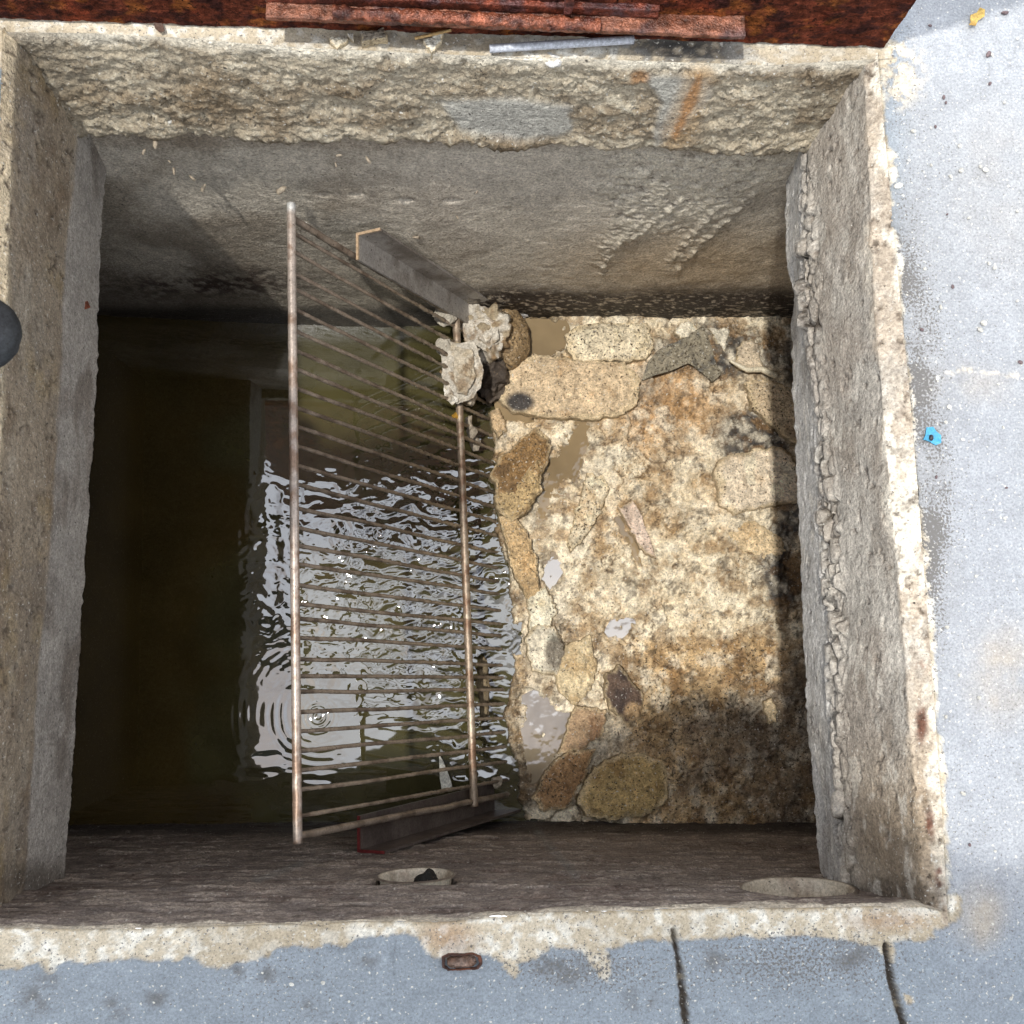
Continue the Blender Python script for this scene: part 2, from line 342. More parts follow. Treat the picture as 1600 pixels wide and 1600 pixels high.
dcr=np.abs(V[:,2]+.2)
crm=ss(.042,.010,np.abs(dcr+f1*.016-.004))*ss(150,460,py)*(.35+.65*ss(-.3,.3,fbm(V,5,3,.5,333)))
disp=f1*.005+f2*.0012+crm*((wc-.5)*.020+ss(0,.25,w2-w1)*.010-.003)
gr=ss(-.05,-.16,V[:,2]); disp+=f3*.0012*(1-gr)
edge=ss(.02,.0,np.abs(V[:,2]+.35)); disp+=edge*(f3*.004)
disp[vrow<3]=0; disp[(vrow>=3)&(vrow<14)]*=.5
c=S(184,178,168)[None,:]*np.ones((len(V),1)); c=mix(c,S(164,154,142),ss(-.2,.4,f1)*.8)
c=mix(c,S(198,196,192),ss(-.2,-.235,V[:,2]+f2*.004)); c=mix(c,S(160,156,150),ss(-.2,-.235,V[:,2])*ss(0,.5,f1))
lip=ss(-.034,-.010,V[:,2]+f1*.034+f2*.010); c=mix(c,S(180,167,150),lip); c=mix(c,S(228,221,206),np.clip(lip*1.2,0,1)*ss(-.12,.12,fbm(V,22,4,.65,371,(1,.45,1)))*.9); c=mix(c,S(120,108,96),lip*ss(.2,.45,fbm(V,60,3,.6,372))*.6)
c=mix(c,S(128,106,74),blob(px,py,1400,1330,80,140,.8)*.6); c=mix(c,S(96,52,34),(blob(px,py,1440,1130,9,30,.6)+blob(px,py,1452,1290,8,26,.6)+blob(px,py,1470,1370,8,30,.6)+blob(px,py,1440,1040,8,12,.6))*ss(-.1,.2,f2)*.9)
c=mix(c,S(78,68,58),blob(px,py,1400,1395,80,22,.8)*.8)
c=mix(c,S(46,40,34),crm*ss(.16,.02,w2-w1)*.95); c=mix(c,S(204,196,184),crm*ss(.16,.4,w2-w1)*.6)
pk=fbm(V,85,3,.6,375); disp-=ss(.36,.5,pk)*.004; c=mix(c,S(96,86,76),ss(.36,.5,pk)*.7); st9=fbm(V,9,4,.6,378,(1,2.2,1)); c=mix(c,c*.82,ss(0,.4,st9)*(1-lip)); c=mix(c,S(118,106,92),ss(.1,.4,fbm(V,14,4,.65,376,(1,.5,1)))*.4*(1-lip)); c=mix(c,S(214,208,196),ss(.2,.42,fbm(V,50,3,.65,377,(1,.5,1)))*.45)
wallmesh('slab_edge',g,disp,M_CONC,we,c,0,.14+.12*lip)
r4u=r4.copy(); r4u[:,2]+=.05; r4u[:,0]-=.01; r5[:,0]-=.01
V,px,py=flat(loft([r4u,r5],[60],nu)); g=V.reshape(61,nu,3)
f1=fbm(V,7,4,.55,350); wallmesh('lower_face',g,f1*.006,M_CONC,we,mix(S(110,96,80)[None,:]*np.ones((len(V),1)),DARK,ss(0,.4,f1)),.2,.3)

# ---- west
ww=empty('pit_wall',(-.6,.25,-.35),'west pit wall in shade, brown upper strip over a smooth grey strip that overhangs the dark water','wall')
r0=resample(W0[::-1],nu)
r1=r0.copy(); r1[:,0]+=.012; r1[:,2]-=.014
r2=resample(Pl([(125,208),(103,400),(95,600),(85,750),(75,900),(62,1050),(50,1200),(40,1368)],-.2),nu,ext=(.03,.03))
r3=resample(Pl([(163,284),(157,400),(153,500),(149,620),(145,660),(138,800),(131,900),(124,1020),(116,1120),(108,1250),(101,1357)],-.35),nu,ext=(.04,.05))
r4=r3.copy(); r4[:,0]=-.87; r4[:,2]+=.012; r5=r4.copy(); r5[:,2]=-1.45
g=loft([r0,r1,r2,r3,r3*.97+r4*.03-np.array([0,0,.006]),r4],[6,66,52,4,12],nu); V,px,py=flat(g); vrow=np.repeat(np.arange(g.shape[0]),nu)
f1=fbm(V,8,5,.55,400); f2=fbm(V,60,4,.65,410,(1,.5,1)); f3=ridged(V,40,4,.6,420)
up=ss(-.205,-.19,V[:,2]+f2*.003); disp=f1*.0045*ss(0,8,vrow)+f2*.0014*(.4+up)+ss(.012,0,np.abs(V[:,2]+.35))*f3*.003; disp[vrow<2]=0
c=mix(S(164,158,150)[None,:]*np.ones((len(V),1)),S(150,137,119),up); c=mix(c,S(118,100,80),ss(-.1,.45,f1)*up*.8); c=mix(c,S(168,160,146),ss(.1,.6,fbm(V,20,4,.6,430,(1,.4,1)))*up*.5)
c=mix(c,S(190,176,150),ss(-.03,-.008,V[:,2]+f1*.012)*.9); c=mix(c,S(80,70,60),blob(px,py,60,1375,80,26,.8)*.8)
c=mix(c,S(160,140,100),ss(.2,.6,fbm(V,12,4,.6,440))*up*.4); c=mix(c,S(104,92,80),ss(.15,.5,fbm(V,10,4,.6,450,(1,.7,1)))*(1-up)*.6)
pk=fbm(V,85,3,.6,475); disp-=ss(.3,.45,pk)*.0035*up; c=mix(c,S(84,72,60),ss(.3,.45,pk)*.8*up); c=mix(c,S(120,112,104),ss(.05,.4,fbm(V,6,5,.65,476,(1,1.6,1)))*.35)
wallmesh('slab_edge',g,disp,M_CONC,ww,c,0,.3)
r4u=r4.copy(); r4u[:,2]+=.05; r4u[:,0]+=.01; r5[:,0]+=.01
V,px,py=flat(loft([r4u,r5],[40],nu)); g=V.reshape(41,nu,3); wallmesh('lower_face',g,fbm(V,7,4,.55,460)*.006,M_CONC,ww,S(90,80,68)[None,:]*np.ones((len(V),1)),.2,.3)

# ---- south
ws=empty('pit_wall',(0,-.34,-1.3),'south pit wall, dark stained and steeply foreshortened, with two round pipe openings','wall')
nu=430
r0=resample(S0[::-1],nu,ext=(0.03,.03)); r0[:,2]=0
r2=resample(Pl([(38,1392),(270,1387),(500,1384),(760,1383),(1000,1384),(1332,1388)],-.2),nu,ext=(.3,.3)); xs=np.linspace(-.88,.88,nu)
def rex(r,xs): return np.stack([xs,np.interp(xs,r[:,0],r[:,1]),np.interp(xs,r[:,0],r[:,2])],1)
r0x=rex(r0,np.linspace(r0[0,0],r0[-1,0],nu)); r1=r0x.copy(); r1[:,2]-=.01
r2a=rex(r2,np.linspace(-.64,.66,nu)); r2b=r2a.copy(); r2b[:,1]-=.007; r2b[:,2]-=.004
r3=resample(Pl([(105,1290),(500,1285),(820,1284),(1280,1284)],WZ),nu,ext=(.06,.06)); r3=rex(r3,xs); r2c=rex(r2b,xs); r4=r3.copy(); r4[:,2]=-1.45
PIPES=[(.490,-.178,.080),(-.052,-.258,.056)]
def south(name,g,seed):
    V,px,py=flat(g); vrow=np.repeat(np.arange(g.shape[0]),g.shape[1])
    f1=fbm(V,8,5,.55,500); f2=fbm(V,60,4,.6,510,(.5,1,1.4)); f3=ridged(V,40,4,.6,520,(.5,1,1.5))
    disp=f1*.004+f2*.0012+f3*.001
    if seed: disp*=ss(0,6,vrow)
    for X,Z,r in PIPES: 
        d=np.hypot(V[:,0]-X,V[:,2]-Z); disp=np.where(d<r,disp-.04,disp)
    c=S(124,114,108)[None,:]*np.ones((len(V),1)); c=mix(c,S(110,101,96),ss(-.2,.4,f1)); c=mix(c,S(164,150,136),ss(.1,.6,f3)*.35)
    f4=fbm(V,70,4,.7,530,(.22,1,1.6)); f5=fbm(V,22,4,.65,531,(.5,1,1)); c=mix(c,S(186,174,158),ss(.16,.4,f4)*.38); c=mix(c,S(70,60,54),ss(-.12,-.4,f4)*.6); c=mix(c,S(84,66,58),ss(.1,.45,f5)*.6); disp=np.where(disp>-.03,disp+ss(.16,.4,f4)*.0025-ss(.3,.5,f5)*.004,disp)
    c=mix(c,S(112,98,84),blob(px,py,1000,1330,260,30,.9)*.3)
    lip=ss(-.030,-.010,V[:,2]+f1*.02+f2*.006); c=mix(c,S(206,196,178),lip*.9)
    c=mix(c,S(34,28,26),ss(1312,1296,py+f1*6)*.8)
    c=mix(c,S(118,122,120),(ss(10,2,sd_line(px,py,[(840,1300),(900,1370)]))+ss(8,2,sd_line(px,py,[(400,1378),(470,1350)])))*.3)
    return wallmesh(name,g,disp,M_SMOOTH,ws,c,ss(1330,1290,py)*.4,.25)
south('upper_band',loft([r0x,r1,r2a,r2b],[3,64,4],nu),1)
south('wall_face',loft([r2c,r3,r4],[230,8],nu),0)
for X,Z,r in PIPES:
    Y=float(np.interp(X,r2a[:,0],r2a[:,1]))
    a=np.linspace(0,2*np.pi,64,endpoint=False); rr=[(r*1.04,-.0015),(r*.99,.0005),(r*.95,-.001),(r*.93,-.006),(r*.91,-.030),(r*.3,-.037),(.0005,-.038)]
    vv=np.array([[X+q*np.cos(t),Y+.004+h,Z+q*np.sin(t)*1.0] for q,h in rr for t in a])
    cc=S(186,176,158)[None,:]*np.ones((len(vv),1)); 
    nz=fbm(vv,40,3,.6,9); cc=mix(cc,S(120,100,80),ss(0,.4,nz)*.6); q_=np.repeat(np.arange(7),64); cc=mix(cc,S(88,76,68),(q_<=1)*.9); cc=mix(cc,S(120,106,88),(q_>=5)*.5)
    mesh('pipe_opening',vv,gridfaces(64,len(rr),True),M_PLASTIC,ws,cc,0,.25)
# pit floor under everything
mesh('pit_floor',np.array([[-.95,-.45,-1.45],[.95,-.45,-1.45],[.95,.95,-1.45],[-.95,.95,-1.45]]),[[0,1,2,3]],M_CONC,None,.08)['kind']='structure'

# ------------------------------------------------------------------ water
def water_mat(name,body,fac,bump=0,rough=.02,tint=(.93,.95,1.0)):
    m,nt,out=nodes(name); L=nt.links
    d=nt.nodes.new('ShaderNodeBsdfDiffuse'); tc=nt.nodes.new('ShaderNodeTexCoord').outputs['Object']
    n=noise(nt,tc,6,4,.5); mx=nt.nodes.new('ShaderNodeMix'); mx.data_type='RGBA'; L.new(mapr(nt,n,.35,.65,0,1),mx.inputs[0]); mx.inputs[6].default_value=(*[b*.75 for b in body],1); mx.inputs[7].default_value=(*[b*1.25 for b in body],1); 
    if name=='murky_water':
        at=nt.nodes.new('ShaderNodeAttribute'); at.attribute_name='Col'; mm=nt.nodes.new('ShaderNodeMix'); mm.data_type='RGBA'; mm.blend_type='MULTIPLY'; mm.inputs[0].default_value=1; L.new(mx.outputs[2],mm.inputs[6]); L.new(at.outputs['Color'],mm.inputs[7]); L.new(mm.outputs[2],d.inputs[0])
    else: L.new(mx.outputs[2],d.inputs[0])
    gl=nt.nodes.new('ShaderNodeBsdfGlossy'); gl.inputs['Roughness'].default_value=rough; gl.inputs['Color'].default_value=(*tint,1)
    fr=nt.nodes.new('ShaderNodeFresnel'); fr.inputs['IOR'].default_value=1.33
    f=mth(nt,'ADD',mth(nt,'MULTIPLY',fr.outputs[0],.8),fac,True)
    if bump:
        bp=nt.nodes.new('ShaderNodeBump'); bp.inputs['Distance'].default_value=.002; bp.inputs['Strength'].default_value=bump; L.new(noise(nt,tc,30,2,.5,None,3),bp.inputs['Height']); L.new(bp.outputs[0],gl.inputs['Normal'])
    ms=nt.nodes.new('ShaderNodeMixShader'); L.new(f,ms.inputs[0]); L.new(d.outputs[0],ms.inputs[1]); L.new(gl.outputs[0],ms.inputs[2]); L.new(ms.outputs[0],out.inputs[0]); return m
M_WATER=water_mat('murky_water',(.072,.064,.026),.125)
M_PUD=water_mat('muddy_puddle',(.25,.185,.105),.02,.5,.04)
M_PUD2=water_mat('clear_puddle',(.25,.2,.13),.17,.35,.05)
M_PUDS=[M_PUD,M_PUD2,M_PUD,M_PUD,M_PUD,M_PUD2,M_PUD2]
xs=np.arange(-.88,.34,.0024); ys=np.arange(-.40,.84,.0024); X,Y=np.meshgrid(xs,ys); V=np.stack([X.ravel(),Y.ravel(),np.full(X.size,WZ)],1); px,py=proj(V)
calm=.00002
turb=blob(px,py,690,880,150,110,.9)*1.0+blob(px,py,770,960,75,260,.8)*.9+blob(px,py,640,950,170,110,.9)*.35+blob(px,py,740,1120,60,100,.8)*.7
turb=np.clip(turb+blob(px,py,540,900,120,150,.9)*.7,0,1.2)
V0=V.copy()
wrp=np.stack([fbm(V0,12,3,.5,660),fbm(V0,12,3,.5,661),V0[:,2]*0],1)*.035
wz=ridged(V0+wrp,30,3,.5,600,(.6,1.2,1))*.0013*turb+fbm(V0+wrp*.6,60,2,.5,610,(.7,1.1,1))*.0006*turb*turb+fbm(V0,7,2,.5,620,(.5,1,1))*.00035
def ring(cx,cy,amp,lam,rad,inner=0):
    c0=P(cx,cy,WZ); dx=V0[:,0]-c0[0]; dy=V0[:,1]-c0[1]; d=np.hypot(dx,dy); return amp*np.sin(2*np.pi*d/lam+fbm(V0,14,3,.5,670)*2.2)*np.exp(-((d-inner)/rad)**2)*(.55+.45*ss(-.3,.3,fbm(V0,9,2,.5,671)))
wz+=ring(500,1112,.00046,.019,.065,.115)*ss(-.25,.35,fbm(V0,6,2,.5,681)+.1)*1.2*ss(540,440,px)*ss(930,1050,py)+ring(497,1120,.0003,.011,.028)
wz+=ring(768,905,.0004,.011,.035)+ring(595,835,.0004,.009,.03)+ring(770,1140,.0003,.012,.05)+ring(790,1000,.0003,.010,.04)+ring(560,880,.0003,.01,.04)+ring(690,980,.0002,.011,.05)
wz+=blob(px,py,440,1200,90,60,.8)*fbm(V0,45,2,.5,640,(.5,1.2,1))*.0004+blob(px,py,430,840,70,60,.8)*fbm(V0,45,2,.5,650,(1,.3,1))*.0003
V[:,2]+=wz
wc_=np.array([.9,.9,.9])[None,:]*np.ones((len(V),1)); wc_=mix(wc_,[.85,.66,.50],ss(.5,-.2,(px-330)/170+fbm(V0,6,3,.5,690)*1.2)); tag(mesh('water',V,gridfaces(len(xs),len(ys)),M_WATER,None,wc_,origin=(0,0,WZ)),kind='structure')  # west side of the body colour darkened to deepen the shade there

# ------------------------------------------------------------------ rubble floor
xs=np.arange(.06,.89,.0026); ys=np.arange(-.40,.84,.0026); X,Y=np.meshgrid(xs,ys); X=X.ravel();Y=Y.ravel()
V=np.stack([X,Y,np.full(X.size,-1.01)],1); px,py=proj(V)
wa=fbm(V,9,5,.6,700); wb=fbm(V,9,5,.6,710); wa2=fbm(V,30,4,.6,705); wb2=fbm(V,30,4,.6,715)
w1,w2,wc,cx,cy=worley((X+wa*.07+wa2*.02)*6.5,(Y+wb*.07+wb2*.02)*8,21)
u1,u2,uc,_,_=worley((X+wa*.03+wa2*.012)*26,(Y+wb*.03+wb2*.012)*30,33)
k1,k2,kc,_,_=worley((X+wa2*.006)*88,(Y+wb2*.006)*88,43)
f1=fbm(V,14,5,.6,720); f2=fbm(V,55,4,.65,730); f3=ridged(V,80,3,.6,740); f0=fbm(V,120,2,.6,745)
H=-1.012+(wc-.5)*.012*ss(-.2,.3,wb)+f1*.017+(uc-.5)*.009*ss(-.05,.35,wa+.1)+f2*.0055+(kc-.5)*.002*ss(-.3,.4,f1)+(ss(0,.35,k2-k1)*.001)+fbm(V,32,3,.55,733)*.006+f3*.0016+f0*.0014
H-=ss(.05,.0,w2-w1)*.007*ss(-.1,.4,wb)
H+=(px-1000)/260*.012
sl=ss(930,1010,px)*ss(985,1010,py+wa*40)       # the big mottled clod at the lower right
H=np.where(sl>.5,H*.4+(-.998+f1*.012+f2*.003)*.6,H)
shore=[(700,380),(760,440),(768,520),(775,600),(768,660),(770,740),(782,770),(776,820),(792,880),(800,930),(795,1000),(802,1060),(795,1120),(812,1200),(818,1300),(820,1450),(1700,1450),(1700,380)]
sd=sd_poly(px+f1*16+f2*5,py,shore)
PUD=[[(832,845),(846,790),(862,730),(885,680),(905,652),(925,662),(915,700),(900,750),(893,800),(880,850),(855,862),(838,862)],
 [(816,1088),(835,1078),(862,1095),(898,1120),(885,1150),(866,1180),(852,1210),(832,1226),(824,1200),(814,1140)],
 [(892,862),(908,838),(922,806),(930,812),(924,840),(930,858),(910,870),(898,876)],
 [(962,812),(970,806),(984,830),(996,858),(1000,880),(985,862),(972,836)],
 [(782,500),(885,505),(888,545),(830,552),(790,560),(778,610),(800,642),(835,655),(780,662),(770,600)],
 [(948,985),(962,962),(982,960),(990,975),(975,992),(960,1002)],
 [(845,905),(862,872),(880,890),(866,912),(850,925)]]
pz=-1.0095
for q in PUD:
    s_=sd_poly(px+wa2*26+f2*6,py+wb2*26,q); H=np.where((s_<-1)&(s_>-60),np.maximum(H,pz+.0012+.003*ss(-1,-8,s_)+f2*.001),H); H=np.where(s_>-7,H*(1-ss(-7,3,s_))+(pz-.007+f2*.002)*ss(-7,3,s_),H)
H=np.where(sd<0,-1.024+sd*.004+f1*.006+f2*.006,H-.016*ss(20,0,sd)+f2*.006*ss(24,4,sd)); ck=np.abs(fbm(V,7,5,.6,790)); ck2=np.abs(fbm(V,15,5,.6,791)); H-=ss(.022,0,ck)*.006+ss(.016,0,ck2)*.003
V[:,2]=H
c=S(216,202,174)[None,:]*np.ones((len(V),1)); c=mix(c,S(228,214,186),ss(-.1,.35,fbm(V,8,4,.6,751))*.7); c=mix(c,S(180,150,106),ss(.6,.2,uc)*ss(-.2,.3,wa)*.55)
c=mix(c,S(230,220,198),ss(.0,.5,f2)*.45); c=mix(c,S(170,134,84),ss(.1,.55,fbm(V,6,4,.6,750))*.5); c=mix(c,S(130,110,84),ss(.15,.5,fbm(V,24,4,.6,760))*.5)
ora=blob(px+wa*40,py+wb*40,1040,620,85,70,.7); c=mix(c,S(172,126,70),ora*.75)
c=mix(c,S(198,168,124),sl*.85); c=mix(c,S(190,164,122),sl*ss(.05,.5,f1)*.6); c=mix(c,S(124,92,58),sl*ss(.1,.5,fbm(V,28,4,.6,770))*.75); c=mix(c,S(84,70,54),sl*ss(1120,1260,px+wa*60)*ss(-.3,.3,f1)*.75)
c=mix(c,S(96,78,56),sl*ss(1090,1280,py)*ss(1050,1200,px)*.5)
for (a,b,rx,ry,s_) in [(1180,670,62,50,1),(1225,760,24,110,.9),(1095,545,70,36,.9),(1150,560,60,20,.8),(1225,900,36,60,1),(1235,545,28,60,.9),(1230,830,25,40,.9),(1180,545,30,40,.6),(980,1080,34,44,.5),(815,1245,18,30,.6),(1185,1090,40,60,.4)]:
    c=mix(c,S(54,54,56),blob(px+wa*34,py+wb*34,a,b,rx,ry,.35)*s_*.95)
c=mix(c,S(126,118,104),ss(.2,.5,fbm(V,16,4,.6,780))*.35)
c=mix(c,S(92,70,44),ss(.03,0,w2-w1)*.7*ss(-.1,.35,wb)); c=mix(c,S(118,90,58),ss(.07,0,u2-u1)*.45*ss(-.1,.3,wa)); c=mix(c,S(120,92,58),ss(.12,0,k2-k1)*.22); c=mix(c,S(236,226,202),ss(.8,.95,kc)*.3); c=mix(c,S(140,104,62),ss(.15,.05,kc)*.25); c=mix(c,S(236,226,204),ss(.0,.45,fbm(V,32,3,.55,733))*.5); c=mix(c,S(134,104,66),ss(-.05,-.4,fbm(V,32,3,.55,733))*.6); c=mix(c,S(104,98,90),ss(.12,.4,fbm(V,5,5,.6,736))*.5)
c=mix(c,S(98,78,52),ss(40,8,sd)*.7*ss(-.3,.2,f1)); c=mix(c,S(40,34,24),ss(3,-3,sd))
c=mix(c,S(116,98,68),ss(545,505,py)*ss(900,860,px)*.9)
c=mix(c,S(84,62,40),ss(.016,.003,ck)*.75+ss(.010,.002,ck2)*.5); c=mix(c,S(64,54,44),ss(.22,.36,fbm(V,60,3,.7,792))*.55)
wet=np.clip(.25+ss(1000,860,px)*.7+ss(-.1,.4,f1)*.35+ss(30,5,sd),0,1)
c=c*1.12
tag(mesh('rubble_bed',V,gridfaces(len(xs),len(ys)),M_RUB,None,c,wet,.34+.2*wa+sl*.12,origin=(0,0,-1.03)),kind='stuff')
for q,PM in zip(PUD,M_PUDS):
    ctr=np.mean([P(x,y,pz) for x,y in q],0); rg=[]
    b=resample(np.vstack([Pl(q,pz),Pl(q[:1],pz)]),49)[:-1]
    n=16; vv=np.vstack([ctr+(b-ctr)*k*(1.02 if q is PUD[1] else 1.06 if q is PUD[4] else 1.22)/n for k in range(1,n+1)]); vv=np.vstack([vv,ctr[None]])
    vv[:,2]+=fbm(vv,60,2,.5,800)*.00035
    fc=gridfaces(48,n,True).tolist(); m0=len(vv)-1
    fc+=[[m0,i,(i+1)%48,(i+1)%48] for i in range(0)]
    o=mesh('puddle',vv[:-1],np.array(fc),PM,None,.1,origin=ctr); o['kind']='structure'

# ------------------------------------------------------------------ stones and pieces lying on the rubble
def stone(name,label,poly,z,h,colr,cat='stone',seed=0,mat=None,bevel=6,rgh=.0035,spk=.35,tilt=(0,0),wet=.1,alt=None,group=None,thin=False,dens=.0019,patch=None):
    b=Pl(poly,z+h); b=resample(np.vstack([b,b[:1]]),121)[:-1]; ctr=b.mean(0)
    jn=fbm(b,38,5,.7,900+seed)*.013; d=b-ctr; b=ctr+d*(1+jn[:,None]/np.linalg.norm(d,axis=1,keepdims=True))
    rad=np.linalg.norm(b-ctr,axis=1).max(); n=max(6,int(rad/dens)); t=np.linspace(.02,1,n)
    rows=[ctr+(b-ctr)*k for k in t]
    for k in (1.012,1.03): r=ctr+(b-ctr)*k; rows.append(r)
    g=np.array(rows); 
    prof=np.r_[h*(1-t**bevel*.3),[h*.45,-.012]]; g[:,:,2]=z+prof[:,None]
    g[:,:,2]+=(g[:,:,0]-ctr[0])*tilt[0]+(g[:,:,1]-ctr[1])*tilt[1]
    V=g.reshape(-1,3); f1=fbm(V,22,5,.6,910+seed); f2=fbm(V,80,3,.6,920+seed); k1,k2,_,_,_=worley(V[:,0]*120,V[:,1]*120,seed)
    V[:,2]+=f1*rgh*1.9+f2*rgh*.9+ss(0,.3,k2-k1)*rgh*.3; V[:,:2]+=(f2*.0015)[:,None]
    c=np.array(colr)[None,:]*np.ones((len(V),1)); c=mix(c,alt if alt is not None else np.array(colr)*.62,ss(-.02,.45,f1)*.7); c=mix(c,np.array(colr)*.42,ss(.12,.45,fbm(V,70,3,.65,930+seed))*.55); c=mix(c,np.minimum(np.array(colr)*1.2,.85),ss(.1,.4,fbm(V,35,3,.6,940+seed))*.5)
    eg=np.repeat(np.r_[t,1,1],120); c=mix(c,S(206,186,150),ss(.82,1.0,eg+fbm(V,40,3,.6,955+seed)*.12)*(.75 if mat is None else 0)); c[-240:]*=.7
    if patch is not None:
        qx,qy=proj(V); c=mix(c,patch[5],blob(qx,qy,*patch[:4],.3)*patch[4])
    V=np.vstack([V,[ctr[0],ctr[1],V[:120,2].mean()]]); c=np.vstack([c,c[:1]])
    fc=gridfaces(120,len(rows),True); m0=len(V)-1
    o=mesh(name,V,fc,mat or M_RUB,None,c,wet,spk,origin=(ctr[0],ctr[1],z)); 
    # close the small centre hole
    return tag(o,label,cat,group)
Z=-1.008
stone('concrete_chunk','speckled tan concrete block with a dark tar spot, beside the grate',[(786,600),(800,564),(835,552),(900,560),(975,566),(1003,590),(996,630),(960,650),(900,652),(850,648),(800,642),(783,622)],Z,.030,S(208,186,154),'concrete chunk',1,alt=S(184,150,108),spk=.40,rgh=.005,patch=(812,628,22,15,.95,S(52,52,56)))
stone('concrete_chunk','pale flat slab lying against the north wall above the speckled tan block',[(884,522),(905,508),(960,503),(1012,504),(1022,535),(1012,560),(960,562),(905,568),(888,548)],Z,.020,S(222,208,180),'concrete chunk',2,alt=S(196,176,136),spk=.5)
stone('concrete_chunk','largest pale cream slab, squarish, half shaded against the east wall',[(1121,722),(1140,712),(1190,700),(1214,694),(1240,708),(1254,735),(1262,782),(1215,786),(1180,795),(1148,802),(1126,788)],Z,.034,S(228,212,188),'concrete chunk',3,alt=S(206,182,150),spk=.42,bevel=10)
stone('concrete_chunk','pale split slab with a dark crack lying diagonally under the east overhang',[(1164,596),(1200,592),(1245,605),(1268,640),(1268,700),(1236,688),(1210,664),(1182,638)],Z,.030,S(200,180,150),'concrete chunk',4,alt=S(160,130,98),spk=.5)
stone('concrete_chunk','small upright pale chunk wedged in the dark north east corner of the rubble',[(1156,540),(1176,528),(1190,545),(1192,572),(1168,578),(1152,566)],Z,.03,S(196,180,156),'concrete chunk',5,spk=.4)
stone('concrete_chunk','small white chunk beside the plastic film at the foot of the north wall',[(1052,512),(1068,502),(1086,504),(1088,516),(1070,530),(1056,522)],Z,.022,S(232,222,200),'concrete chunk',6,spk=.3)
stone('concrete_chunk','pale triangular shard pointing down between the film and the dark corner',[(1106,510),(1142,514),(1138,532),(1134,548),(1122,530)],Z,.02,S(214,206,188),'concrete chunk',7,spk=.25)
stone('concrete_chunk','low rounded tan slab just below the largest pale slab',[(1138,822),(1178,814),(1214,832),(1232,862),(1200,873),(1162,862),(1144,846)],Z,.016,S(216,194,158),'concrete chunk',8,alt=S(196,164,118))
stone('concrete_chunk','long white slanting slab on the right bank of the muddy puddle',[(918,736),(938,742),(955,758),(940,800),(915,840),(893,862),(886,850),(898,812),(908,775)],Z,.022,S(228,214,186),'concrete chunk',9,alt=S(190,160,118),spk=.5)
stone('tile_shard','smooth pinkish white tile shard pointing to the lower right in the middle of the rubble',[(966,793),(990,782),(1004,806),(1016,840),(1026,872),(1008,864),(988,832)],Z,.020,S(226,204,186),'tile shard',10,rgh=.0008,spk=.45,bevel=20,alt=S(216,190,168))
stone('rock','dark brown wet rock at the rubble edge left of the muddy puddle',[(767,742),(780,712),(810,684),(838,664),(862,684),(852,730),(834,765),(800,780),(776,768)],Z,.040,S(146,116,76),'rock',11,alt=S(92,70,46),rgh=.007,wet=.6,spk=.45)
stone('rock','knobbly tan rock just below the dark brown wet rock at the rubble edge',[(772,772),(800,768),(845,708),(852,724),(846,768),(822,800),(800,812),(778,796)],Z,.044,S(186,162,120),'rock',12,alt=S(140,108,70),rgh=.007,wet=.4,spk=.5)
stone('concrete_chunk','long tan lump along the water edge below the knobbly rock',[(779,806),(800,796),(824,828),(838,872),(846,930),(830,945),(806,905),(792,858)],Z,.030,S(200,172,130),'concrete chunk',13,alt=S(150,112,66),rgh=.006,wet=.4,spk=.45)
stone('concrete_chunk','bright white lump near the water edge left of the small green pool',[(822,928),(850,917),(872,944),(862,980),(828,986)],Z,.026,S(232,224,200),'concrete chunk',14,spk=.45,alt=S(210,190,150))
stone('concrete_chunk','white block with a grey scorched side, below the bright white lump',[(822,1000),(840,976),(866,978),(884,1020),(872,1056),(832,1050)],Z,.026,S(230,220,198),'concrete chunk',15,spk=.4,patch=(868,1018,16,28,.8,S(92,84,74)))
stone('concrete_chunk','pale pointed slab between the white block and the dark purple stone',[(884,1008),(922,996),(934,1040),(922,1080),(900,1104),(872,1078),(868,1052)],Z,.024,S(214,196,160),'concrete chunk',16,alt=S(180,150,106))
stone('rock','dark purplish stone with a tan corner in the lower middle of the rubble',[(948,1052),(968,1038),(988,1060),(1003,1085),(1002,1118),(982,1130),(958,1112),(944,1082)],Z,.032,S(102,84,72),'rock',17,alt=S(58,50,50),spk=.4,patch=(990,1112,14,14,.8,S(190,160,120)))
stone('concrete_chunk','pinkish brown slab above the lower end of the clear puddle',[(900,1102),(950,1108),(942,1150),(906,1172),(872,1178),(888,1140)],Z,.022,S(184,156,124),'concrete chunk',18,alt=S(150,112,80))
stone('concrete_chunk','brown knobbly lump in the bottom left corner of the rubble',[(832,1248),(856,1206),(890,1172),(930,1172),(912,1222),(884,1262),(852,1270)],Z,.026,S(164,130,92),'concrete chunk',19,alt=S(110,78,50),rgh=.006,wet=.4,spk=.5)
stone('concrete_chunk','rounded yellowish slab with a curled wet edge beside the south wall',[(902,1256),(918,1212),(950,1184),(1000,1176),(1040,1196),(1046,1250),(1010,1276),(950,1281),(915,1276)],Z,.024,S(188,162,112),'concrete chunk',20,alt=S(150,118,72),spk=.45)
stone('concrete_chunk','small pale oval lump on the brown clod near the east wall',[(1196,1098),(1206,1090),(1216,1105),(1214,1130),(1204,1132),(1198,1115)],-.992,.012,S(210,190,156),'concrete chunk',21)

